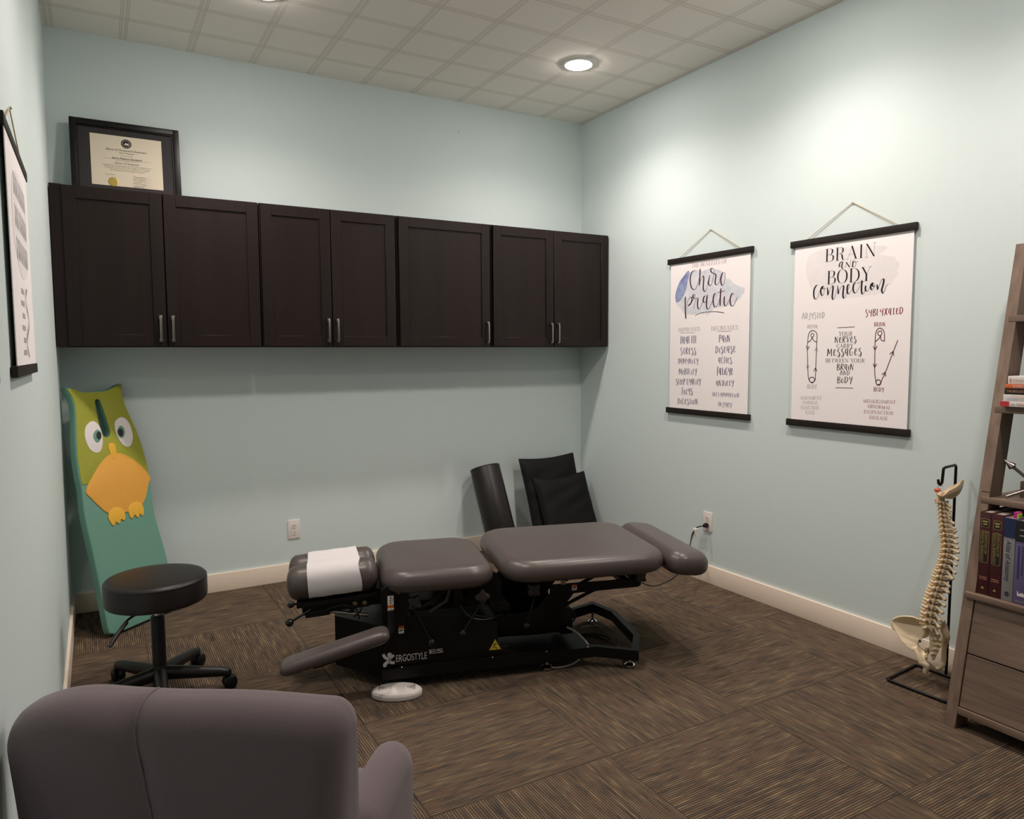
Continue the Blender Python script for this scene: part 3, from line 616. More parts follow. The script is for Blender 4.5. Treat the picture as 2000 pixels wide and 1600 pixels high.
'spin_tip': [[0.0394,0.7623],[0.044,0.7454],[0.0408,0.7244],[0.0399,0.7116],[0.0539,0.6958],[0.0573,0.6756],[0.0616,0.6666],[0.0664,0.6435],[0.0673,0.6198],[0.0707,0.5996],[0.074,0.5826],[0.0725,0.5522],[0.068,0.5293],[0.0652,0.4969],[0.0581,0.4718],[0.057,0.4719],[0.0473,0.4367],[0.045,0.4138],[0.0351,0.382],[0.0344,0.3574],[0.0276,0.3259],[0.0208,0.2924],[0.0186,0.2635],[0.0165,0.2327]],
'occ_rim': [[-0.011,0.8128],[-0.0012,0.8058],[0.0123,0.8055],[0.0227,0.816],[0.0316,0.8295],[0.0511,0.8423],[0.0666,0.8531],[0.0739,0.8709],[0.0817,0.8732]],
'occ_bot': [[-0.0077,0.7988],[0.0019,0.7949],[0.0155,0.7931],[0.0291,0.7887],[0.0451,0.7897],[0.0606,0.8007],[0.0732,0.8176],[0.0803,0.8387],[0.0836,0.864]],
'hipL': [[-0.163,0.198],[-0.1601,0.214],[-0.1524,0.2309],[-0.1252,0.2584],[-0.0865,0.2753],[-0.0573,0.2722],[-0.0344,0.2577],[-0.0146,0.2372],[-0.0078,0.2217],[-0.0135,0.2055],[-0.0242,0.1939],[-0.0448,0.1877],[-0.0507,0.1714],[-0.0508,0.1562],[-0.0369,0.144],[-0.0237,0.1336],[-0.0249,0.1201],[-0.0159,0.0918],[-0.022,0.084],[-0.0348,0.0837],[-0.0453,0.108],[-0.0653,0.1265],[-0.0983,0.1422],[-0.1286,0.1627],[-0.1391,0.1798],[-0.1557,0.1802]],
'hipR': [[0.0323,0.2778],[0.0233,0.2587],[0.0206,0.2408],[0.0296,0.2192],[0.0377,0.1743],[0.0338,0.1463],[0.0284,0.114],[0.0181,0.0844],[-0.0112,0.0741],[-0.0262,0.0739],[-0.0242,0.0653],[0.0027,0.0536],[0.0257,0.0528],[0.0448,0.0668],[0.0485,0.0988],[0.0487,0.1377],[0.046,0.1682],[0.0545,0.2009],[0.0555,0.2166],[0.0499,0.2386],[0.0378,0.2595]],
'hipRhole': [[-0.2287,0.4662]],
'pubis': [[-0.0534,0.0954],[-0.0364,0.1109],[-0.0184,0.1226],[-0.0059,0.0995],[-0.0253,0.0795]],
'sacrum': [[-0.0189,0.2334],[0.013,0.2415],[0.0234,0.2188],[0.0322,0.1977],[0.0239,0.1617],[0.0167,0.1372],[0.0081,0.1085],[0.0002,0.1049],[-0.007,0.1245],[-0.0127,0.1502],[-0.0138,0.1807]],
'ring': [[0.0027,0.8315]],
'hook': [[0.0525,0.9333],[0.0112,0.9113],[0.0079,0.8542],[0.0014,0.8457],[-0.0061,0.8656]],
'disk': [[-0.0072,0.8211],[-0.0069,0.7765],[-0.0013,0.7708]],
}


# ------------------------------------------------------------------ room
def quad_box(name, a, b, m): return struct(MB().box(a, b, m).build(name, smooth=False))
quad_box('floor', (LEFT - .1, FRONT - .1, -.1), (.1, .1, 0), M['carpet'])
quad_box('ceiling', (LEFT - .1, FRONT - .1, CEIL), (.1, .1, CEIL + .1), M['ceiling'])
quad_box('wall_back', (LEFT - .1, 0, 0), (.1, .1, CEIL), M['wall'])
quad_box('wall_right', (0, FRONT, 0), (.1, 0, CEIL), M['wall'])
quad_box('wall_left', (LEFT - .1, FRONT, 0), (LEFT, 0, CEIL), M['wall'])
quad_box('wall_front', (LEFT, FRONT - .1, 0), (0, FRONT, CEIL), M['wall'])
def baseboard(name, a, b): return struct(MB().box(a, b, M['trim'], 0.003, 2).build(name))
BH = 0.108
baseboard('baseboard_back', (LEFT + .013, -.013, 0), (-.013, 0, BH))
baseboard('baseboard_right', (-.013, FRONT, 0), (0, 0, BH))
baseboard('baseboard_left', (LEFT, FRONT, 0), (LEFT + .013, 0, BH))

# ------------------------------------------------------------------ ceiling lights
def ceiling_light(i, x, y, label):
    t = thing('ceiling_light', label, 'light', (x, y, CEIL), 0, 'recessed ceiling lights')
    MB().lathe([(.098, 0), (.098, -.004), (.090, -.009), (.078, -.011), (.074, -.007), (.074, 0)], M['lamp_trim'], 40).build('trim_ring', t)
    MB().lathe([(.0735, -.001), (.0735, -.008), (.065, -.016), (.045, -.022), (.02, -.0245), (.001, -.025)], M['lens'], 40).build('lens', t)
    L = bpy.data.lights.new('lamp', 'SPOT'); L.shadow_soft_size = 0.06; L.energy = LAMP_POWER
    L.color = LAMP_COLOR; L.spot_size = R(150); L.spot_blend = 0.95
    lo = bpy.data.objects.new('lamp', L); C.objects.link(lo); lo.parent = t; lo.location = (0, 0, -.09)
lab = ['round recessed light glowing in the ceiling near the back right corner of the room',
       'round recessed ceiling light above the framed certificate side of the cabinets',
       'round recessed ceiling light above the foot end of the treatment table',
       'round recessed ceiling light above the headpiece end of the treatment table',
       'round recessed ceiling light by the front of the bookshelf side of the room']
for i, (x, y) in enumerate(LAMP_XY): ceiling_light(i, x, y, lab[i])

# ------------------------------------------------------------------ wall cabinets
CZ0, CZ1, CF = 1.427, 2.205, -.3426
def handle(parent, x, z0=1.462, z1=1.577):
    b = MB()
    y = CF
    for z in (z0, z1): b.box((x - .008, y - .020, z - .010), (x + .008, y, z + .010), M['pewter'], .002)
    b.box((x - .006, y - .030, z0 - .004), (x + .006, y - .018, z1 + .004), M['pewter'], .003)
    return b.build('handle', parent, world=True)
def cab_door(parent, x0, x1, hx):
    b = MB(); y0, y1 = CF, CF + .019; z0, z1 = CZ0 + .004, CZ1 - .005; s = .058
    b.box((x0, y0, z0), (x0 + s, y1, z1), M['cab'], .0012, 1); b.box((x1 - s, y0, z0), (x1, y1, z1), M['cab'], .0012, 1)
    b.box((x0 + s, y0, z1 - s), (x1 - s, y1, z1), M['cab'], .0012, 1); b.box((x0 + s, y0, z0), (x1 - s, y1, z0 + s), M['cab'], .0012, 1)
    b.box((x0 + s - .002, y0 + .0075, z0 + s - .002), (x1 - s + .002, y1 - .002, z1 - s + .002), M['cab'])
    d = b.build('door', parent, world=True)
    handle(d, hx)
def cabinet(x0, x1, doors, label, filler=None):
    t = thing('wall_cabinet', label, 'cabinet', ((x0 + x1) / 2, -.16, CZ0), 0, 'dark wall cabinets')
    MB().box((x0 + .0015, CF + .021, CZ0), (x1 - .0015, -.001, CZ1), M['cab'], .001, 1).build('body', t, world=True)
    if filler: MB().box((x0 + .0015, CF + .008, CZ0), (filler, CF + .021, CZ1), M['cab'], .001, 1).build('filler_strip', t, world=True)
    for a, b_, h in doors: cab_door(t, a, b_, h)
cabinet(LEFT + .002, -2.362, [(-3.268, -2.834, -2.862), (-2.828, -2.368, -2.805)], 'leftmost dark brown two-door wall cabinet, in the corner under the framed certificate', -3.268)
cabinet(-2.360, -1.579, [(-2.354, -1.976, -2.000), (-1.970, -1.588, -1.948)], 'dark brown two-door wall cabinet second from the left corner')
cabinet(-1.577, -.940, [(-1.562, -.952, -.975)], 'dark brown wall cabinet with one single wide door')
cabinet(-.938, -.003, [(-.926, -.468, -.492), (-.462, -.012, -.438)], 'rightmost dark brown two-door wall cabinet, against the poster wall')

# ------------------------------------------------------------------ framed certificate on the cabinets
def certificate():
    t = thing('framed_certificate', 'black framed cream certificate leaning on top of the leftmost wall cabinet', 'picture frame', (-2.97, -.085, CZ1))
    t.rotation_euler = (R(-7), 0, 0)
    w, h = .256, .398
    b = MB(); F = M['gloss_black']; F = mat('frame_black', (.006, .005, .005), .4, spec=.25)
    for s in (0,):
        fw = .030
        b.box((-w, -.022, 0), (-w + fw, 0, h), F, .003); b.box((w - fw, -.022, 0), (w, 0, h), F, .003)
        b.box((-w + fw - .001, -.022, h - fw), (w - fw + .001, 0, h), F, .003); b.box((-w + fw - .001, -.022, 0), (w - fw + .001, 0, fw), F, .003)
        b.box((-w + fw, -.016, fw), (-w + fw + .005, 0, h - fw), F); b.box((w - fw - .005, -.016, fw), (w - fw, 0, h - fw), F)
        b.box((-w + fw, -.016, h - fw - .005), (w - fw, 0, h - fw), F); b.box((-w + fw, -.016, fw), (w - fw, 0, fw + .005), F)
    b.build('frame', t)
    MB().box((-w + .02, -.008, .02), (w - .02, -.003, h - .02), M['mat_board']).build('mat_board', t)
    d0, d1, e0, e1 = -.166, .168, .062, .330
    pap = MB().box((d0, -.0095, e0), (d1, -.0075, e1), M['cert_paper']).build('certificate', t)
    g = MB(); y = -.0102; X = (1, 0, 0); Z = (0, 0, 1); I = M['ink_grey']
    g.lathe([(.0245, 0), (.0245, .0003)], M['ink'], 28, Matrix.Translation((0, -.0098, .292)) @ Matrix.Rotation(R(90), 4, 'X'))
    for k in range(12):
        a = 2 * PI * k / 12; g.box((.018 * math.cos(a) - .002, -.0106, .292 + .018 * math.sin(a) - .002), (.018 * math.cos(a) + .002, -.0102, .292 + .018 * math.sin(a) + .002), M['cert_paper'])
    g.plate([(-.010, .286), (-.002, .299), (.003, .292), (.010, .297), (.012, .284)], -.0106, -.0102, M['cert_paper'], lambda a, b_, d: (a, d, b_))
    def tx(s, z, h_, w_, sh=0.0, m=I): g.text(s, m, (0, y, z), X, Z, h=h_, w=w_, shear=sh)
    tx('Board of Chiropractic Examiners', .250, .012, .190, .35)
    tx('State of Minnesota', .2375, .006, .07, .1)
    tx('This is to certify that', .2245, .004, .055, .3)
    tx('Jessica Rebecca Stoneland', .207, .011, .140, 0, M['ink'])
    tx('having been examined and found qualified as a', .197, .0035, .105)
    tx('Doctor of Chiropractic', .181, .010, .115, .35)
    for k, s in enumerate(['is entitled by law to practice and is hereby registered and', 'licensed and shall be known and recognized by this name', 'in testimony whereof the seal and signatures are affixed']):
        tx(s, .171 - k * .0085, .0042, .225 - .01 * k)
    tx('at Minnesota this day of April', .144, .0045, .16)
    g.box((-.11, y - .0002, .2045), (.115, y, .2050), I)
    g.text('License Number', I, (-.105, y, .119), X, Z, h=.004, w=.045, align='L')
    for k in range(6):
        z = .118 - k * .0115
        g.box((.022, y - .0002, z - .002), (.11, y, z - .0016), I)
        random.seed(k)
        pts = sm2([(.026 + i * .0085, z + random.uniform(-.002, .006)) for i in range(8)], 5)
        g.ribbon(pts, lambda a, b_, q: .0006, M['ink'], lambda a, b_: (a, y, b_))
    g.lathe([(.024, 0), (.024, .0006), (.020, .0012)], M['gold'], 28, Matrix.Translation((-.068, -.0098, .083)) @ Matrix.Rotation(R(90), 4, 'X'))
    g.build('printed_text', pap, smooth=False)
certificate()

# ------------------------------------------------------------------ hanging posters
def poster(name, label, wall, a0, a1, zt, zb, apex, paper, group, prot=.020, rh=.034):
    """wall 'R': local frame a=-y, wall x=0 facing -x.  wall 'L': a=-y on x=LEFT facing +x"""
    sgn = -1 if wall == 'R' else 1; xw = 0 if wall == 'R' else LEFT
    t = thing(name, label, 'poster', (xw, -(a0 + a1) / 2, zb), 0, group)
    P = lambda d, a, z: (xw + sgn * d, -a, z)
    def bx(m, d0, a_0, z0, d1, a_1, z1, bev=0):
        A, B = P(d0, a_0, z0), P(d1, a_1, z1)
        return (tuple(min(A[i], B[i]) for i in range(3)), tuple(max(A[i], B[i]) for i in range(3)), m, bev)
    MB().box(*bx(M['rail'], .002, a0, zt - rh, prot, a1, zt, .002)).build('top_rail', t, world=True)
    MB().box(*bx(M['rail'], .002, a0, zb, prot, a1, zb + rh, .002)).build('bottom_rail', t, world=True)
    pp = MB().box(*bx(M['paper'], .0105, paper[0], zb + rh * .7, .0125, paper[1], zt - rh * .7)).build('paper_sheet', t, world=True)
    b = MB()
    am, az = apex; e0 = a0 + .10 * (a1 - a0) / .68 + .0; e1 = a1 - .095 * (a1 - a0) / .68
    for e in (e0, e1): b.tube([P(.008, e, zt - .004), P(.008, e, zt + .002), P(.004, am, az)], .0016, M['twine'], 6)
    b.sphere(P(.006, am, az), .004, M['steel'], 8)
    b.build('hanging_cord', t, world=True)
    return t, pp, P
ptA, papA, PA = poster('hanging_poster', 'chiropractic benefits poster with blue watercolour wash, left one on the right wall', 'R', .960, 1.638, 1.966, 1.006, (1.311, 2.103), (.985, 1.622), 'hanging posters')
ptB, papB, PB = poster('hanging_poster', 'brain and body connection poster with safety pin drawings, between table and bookshelf', 'R', 1.890, 2.556, 1.953, 1.004, (2.231, 2.094), (1.916, 2.543), 'hanging posters')
def fr(d): return lambda a, z: (-d, -a, z)
def strokes(mb, L, m, wmin, wmax, d, k=6):
    for s in L:
        P = sm2(s, k) if len(s) > 2 else s
        mb.ribbon(P, brush(wmin, wmax), m, fr(d))
b = MB(); b.plate(sm2(D['blot1'], 2, True), .0126, .0127, M['blot_pale'], lambda x, y, d: (-d, -x, y)); b.plate(sm2(D['blot1d'], 3, True), .0128, .0129, M['blot_dark'], lambda x, y, d: (-d, -x, y))
b.build('watercolour_wash', papA, smooth=False, world=True)
GC = {1: 'mauve_light', 2: 'indigo', 3: 'ink', 4: 'silver_ink', 5: 'crimson', 6: 'dusty_red'}
def print_block(name, parent, idx, pre=None):
    b = MB()
    if pre: pre(b)
    for i in idx:
        tx = D['texts'][i]
        pen_text(b, tx[0], tx[1], M[GC[tx[2]]], tx[3], tx[4], tx[5], fr(.0132), (1.1 if tx[2] < 3 else 1.15) if tx[1] == 'hand' else 1.05)
    return b.build(name, parent, smooth=False, world=True)
def head_a(b): strokes(b, D['chiro'], M['mauve'], .0028, .0105, .0133); strokes(b, D['practic'], M['mauve'], .0028, .0105, .0134)
def line_a(k): return lambda b: b.ribbon(D['rules1'][k], lambda a, c, t: .0009, M['mauve_light'], fr(.0132))
print_block('heading_lettering', papA, [0], head_a)
print_block('improves_list', papA, [1] + list(range(3, 10)), line_a(0))
print_block('decreases_list', papA, [2] + list(range(10, 17)), line_a(1))
b = MB(); b.plate(sm2(D['blot2'], 2, True), .0126, .0127, M['blot_grey'], lambda x, y, d: (-d, -x, y)); b.build('watercolour_wash', papB, smooth=False, world=True)
def head_b(b): strokes(b, D['connection'], M['ink'], .0016, .0085, .0134); strokes(b, D['and'], M['ink'], .0014, .0060, .0133)
def rules_b(b):
    for q in D['rules']: b.ribbon(q, lambda a, c, t: .0012, M['ink'], fr(.0132))
print_block('heading_lettering', papB, [17, 18], head_b)
print_block('adjusted_caption', papB, [19, 21, 23])
print_block('subluxated_caption', papB, [20, 22, 24])
print_block('message_lettering', papB, range(25, 33), rules_b)
print_block('alignment_list', papB, range(33, 37))
print_block('misalignment_list', papB, range(37, 41))
for key, m, in (('pinL', M['ink_grey']), ('pinR', M['plum'])):
    b = MB()
    for i, s in enumerate(D[key]): b.ribbon(sm2(s, 5) if len(s) > 2 else s, lambda a, c, t: .0018, m if not (key == 'pinL' and 5 <= i <= 8) else M['silver_ink'], fr(.0133))
    b.build('safety_pin_drawing', papB, smooth=False, world=True)
# left wall
ptC, papC, PC = poster('hanging_poster', 'small hanging poster on the left wall beside the cabinets, seen edge-on', 'L', 1.960, 2.580, 1.905, 1.340, (2.27, 1.996), (1.985, 2.555), 'hanging posters', .015, .026)
ptD, papD, PD = poster('hanging_poster', 'hanging poster on the left wall nearest the camera, only its bottom rail end showing', 'L', 2.930, 3.550, 1.905, 1.340, (3.24, 1.996), (2.955, 3.525), 'hanging posters', .015, .026)
for pp, a0 in ((papC, 1.985), (papD, 2.955)):
    b = MB(); f = lambda a, z: (LEFT + .0133, -a, z)
    random.seed(4)
    b.plate(sm2([(a0 + .08, 1.80), (a0 + .25, 1.84), (a0 + .45, 1.80), (a0 + .48, 1.66), (a0 + .3, 1.58), (a0 + .1, 1.63)], 4, True), .0128, .0129, M['blot_grey'], lambda x, y, d: (LEFT + d, -x, y))
    for r_ in range(3):
        z = 1.79 - r_ * .075
        for k in range(9):
            a = a0 + .12 + k * .036 + random.uniform(-.004, .004)
            b.ribbon(sm2([(a + .012, z + .028), (a, z + .012), (a + .006, z - .024), (a + .026, z + .002)], 5), brush(.002, .007), M['ink_grey'], f)
    prof = [(a0 + .19 + .04 * math.sin(k * .9) + k * .004, 1.56 - k * .016) for k in range(12)]
    b.ribbon(sm2(prof, 4), lambda x, y, t: .0022, M['ink'], f)
    b.ribbon(sm2([(x + .03, z) for x, z in prof], 4), lambda x, y, t: .0014, M['ink_grey'], f)
    for k in range(6): b.box((LEFT + .0126, -(a0 + .36 + (k % 2) * .02), 1.54 - k * .03), (LEFT + .0132, -(a0 + .29), 1.552 - k * .03), M['silver_ink'])
    b.build('lettering', pp, smooth=False, world=True)

# small wall fixings
tag(MB().lathe([(.008, 0), (.0065, .004), (.003, .006)], M['white_plastic'], 16, Matrix.Translation((-.993, 0, 2.855)) @ Matrix.Rotation(R(90), 4, 'X')).build('wall_anchor'), 'tiny pale plastic wall plug high above the single-door cabinet', 'wall plug')

# ------------------------------------------------------------------ outlets
def outlet(label, T):
    t = thing('wall_outlet', label, 'outlet', tuple(T.translation), 0, 'duplex wall outlets')
    MB().box((-.036, -.0065, -.0585), (.036, 0, .0585), M['white_plastic'], .003, 2, T).build('cover_plate', t, world=True)
    for z in (-.0195, .0195):
        b = MB(); b.plate(rrect(.0165, .0145, .011, 6), -.0085, -.004, M['white_plastic'], lambda x, y, d: (x, d, y + z), T=T)
        r_ = b.build('receptacle', t, world=True)
        c = MB()
        for x in (-.0062, .0062): c.box((x - .0013, -.0090, z + .001), (x + .0013, -.0084, z + .0085), M['dark_slot'], T=T)
        c.lathe([(.0026, 0), (.0026, .0006)], M['dark_slot'], 12, T @ Matrix.Translation((0, -.0084, z - .0065)) @ Matrix.Rotation(R(90), 4, 'X'))
        c.build('slots', r_, world=True)
    MB().lathe([(.0025, 0), (.002, .001)], M['steel'], 10, T @ Matrix.Translation((0, -.0065, 0)) @ Matrix.Rotation(R(90), 4, 'X')).build('screw', t, world=True)
outlet('white duplex outlet on the wall below the cabinets, nothing plugged in', Matrix.Translation((-2.146, 0, .315)))
outlet('white duplex outlet on the poster wall with a black plug in it', Matrix.Translation((0, -1.325, .370)) @ Matrix.Rotation(R(-90), 4, 'Z'))
def cord():
    t = thing('power_cord', 'black power cord drooping from the poster-wall outlet to the treatment table', 'cord', (-.02, -1.325, .35))
    MB().lathe([(.0135, 0), (.0145, .004), (.0145, .016), (.010, .030), (.0065, .040)], M['black_plastic'], 18, Matrix.Translation((-.0092, -1.325, .3505)) @ Matrix.Rotation(R(-90), 4, 'Y') @ Matrix.Rotation(R(12), 4, 'X')).build('plug', t, world=True)
    MB().tube([(-.045, -1.318, .347), (-.07, -1.300, .335), (-.085, -1.285, .30), (-.10, -1.285, .25), (-.17, -1.34, .205), (-.30, -1.459, .182), (-.42, -1.50, .145), (-.50, -1.520, .134), (-.65, -1.60, .160), (-.80, -1.69, .222), (-.93, -1.79, .295)], .0036, M['black_plastic'], 8, smooth=6).build('cable', t, world=True)
    b = MB(); b.box((-.088, -1.315, .315), (-.064, -1.285, .334), M['white_plastic'], .003); b.plate([(-1.318, .29), (-1.288, .318), (-1.27, .282), (-1.285, .265)], -.080, -.079, M['white_plastic'], lambda x, y, d: (d, x, y))
    b.build('cable_tag', t, world=True)['label'] = 'white paper tag'
cord()

# ------------------------------------------------------------------ owl board
def owl():
    U = Vector((.7581, .6521, 0)); W = Vector((-.1384, .1608, .9772)); Nn = Vector((.6373, -.7409, .2122))
    O = Vector((-3.155, -.50, .015))
    t = thing('owl_board', 'owl-shaped padded teal and green board leaning in the left corner behind the stool', 'padded board', tuple(O + U * .2))
    fr3 = lambda x, y, d: O + U * x + W * y + Nn * d
    left = D['owl_left']; right = D['owl_right']
    top = sm2(D['owl_top'], 3)
    lft = sm2([(.003, .012)] + left[-2:0:-1], 3)          # bottom to top
    rgt = sm2([p for p in right] + [(.432, .12), (.432, .03)], 3)
    out = [(.03, -.002)] + [(.41, -.002)] + [p for p in reversed(rgt)] + list(reversed(top)) + list(reversed(lft))
    # remove near-duplicates
    cl = []
    for p in out:
        if not cl or math.hypot(p[0] - cl[-1][0], p[1] - cl[-1][1]) > .004: cl.append(p)
    slot = sm2(D['slot'], 3, True)
    MB().plate(cl, -.043, 0, M['owl_teal'], fr3, [slot], .007).build('padding', t, world=True, ang=50)
    sp = D['green_split']
    def inset(poly, k):
        cx = sum(p[0] for p in poly) / len(poly); cy = sum(p[1] for p in poly) / len(poly)
        return [(cx + (p[0] - cx) * k, cy + (p[1] - cy) * k) for p in poly]
    ysplit = lambda x: sp[0][1] + (sp[1][1] - sp[0][1]) * (x - sp[0][0]) / (sp[1][0] - sp[0][0])
    up = [p for p in cl if p[1] > ysplit(p[0]) + .003]
    up = [(p[0] + (.006 if p[0] < .2 else -.006), p[1] - (.006 if p[1] > 1.19 else 0)) for p in up]
    # order: up runs right-bottom -> top -> left-bottom
    MB().plate(up, -.003, .0022, M['owl_green'], fr3, [slot], .0015).build('green_cover', t, world=True, ang=50)
    def patch(name, pts, d, m, k=4, parent=t):
        return MB().plate(sm2(pts, k, True), .0, d, m, fr3, (), .0006).build(name, parent, world=True, ang=50)
    bl = patch('belly_patch', D['belly'], .0040, M['owl_orange'], 3)
    b = MB(); P = sm2(D['belly'], 3, True); c = (sum(p[0] for p in P) / len(P), sum(p[1] for p in P) / len(P))
    b.tube([fr3(c[0] + (p[0] - c[0]) * .965, c[1] + (p[1] - c[1]) * .97, .0042) for p in P], .0007, M['owl_yellow'], 5, closed=True); b.build('stitching', bl, world=True)
    for e, i_, p_ in (('eyeL', 'irisL', 'pupL'), ('eyeR', 'irisR', 'pupR')):
        ey = patch('eye', D[e], .0040, M['owl_white']); patch('iris', D[i_], .0048, M['owl_teal'], parent=ey); patch('pupil', D[p_], .0055, M['owl_black'], parent=ey)
    patch('beak', D['beak'], .0050, M['owl_yellow'])
    for f in ('footL', 'footR'): patch('foot', D[f], .0050, M['owl_yellow'], 3)
owl()

# ------------------------------------------------------------------ stool
def stool():
    t = thing('rolling_stool', 'round black cushioned stool on a five-wheel base beside the owl board', 'stool', (-2.985, -1.255, 0))
    MB().lathe([(.02, .394), (.176, .394), (.187, .396), (.191, .402), (.192, .42), (.192, .473), (.1905, .4795), (.1915, .4815), (.1905, .484), (.183, .4915), (.166, .495), (.11, .498), (.05, .4995), (.001, .500)], M['black_vinyl'], 64).build('seat', t)
    b = MB(); b.box((-.075, -.075, .380), (.075, .075, .396), M['black_metal'], .004); b.build('seat_plate', t)
    MB().lathe([(.0265, .075), (.0265, .325), (.023, .33)], M['black_plastic'], 24).build('column', t)
    MB().lathe([(.014, .30), (.014, .385)], M['steel'], 20).build('gas_piston', t)
    b = MB(); b.tube([(-.02, -.05, .386), (-.10, -.13, .380), (-.125, -.165, .366)], .0045, M['black_metal'], 8, smooth=4)
    b.tube([(-.115, -.15, .371), (-.15, -.20, .345), (-.175, -.235, .318)], [.008, .0085, .006], M['black_plastic'], 10)
    b.build('height_lever', t)
    MB().lathe([(.034, .058), (.038, .07), (.036, .10), (.029, .118), (.027, .125)], M['black_plastic'], 24).build('hub', t)
    for k, a in enumerate((-20, 52, 124, 196, 268)):
        T = Matrix.Rotation(R(a), 4, 'Z')
        b = MB(); b.tube([(.02, 0, .088), (.12, 0, .082), (.235, 0, .074), (.262, 0, .070)], [.029, .026, .0205, .017], M['black_plastic'], 14, T=T)
        b.sphere((.262, 0, .070), .0175, M['black_plastic'], 12, T=T)
        lg = b.build('leg', t)
        c = MB(); ca = R(a + 30 * math.sin(k * 2.3 + 1)); cx, cy = .258 * math.cos(R(a)), .258 * math.sin(R(a))
        T2 = Matrix.Translation((cx, cy, 0)) @ Matrix.Rotation(ca, 4, 'Z')
        for s in (-1, 1):
            c.lathe([(.001, 0), (.021, 0), (.0275, .004), (.0275, .016), (.021, .021), (.001, .021)], M['black_plastic'], 22, T2 @ Matrix.Translation((.012, s * .003, .0280)) @ Matrix.Rotation(R(-90 * s), 4, 'X'))
        c.cyl(T2 @ Vector((0, 0, .03)), T2 @ Vector((0, 0, .066)), .007, M['black_metal'], n=10)
        c.tube([T2 @ Vector((.036 * math.cos(R(q)) * .72 + .012, 0, .0245 + .036 * math.sin(R(q)) * .75)) for q in range(20, 175, 15)], .007, M['black_plastic'], 8)
        c.build('caster', lg)
stool()

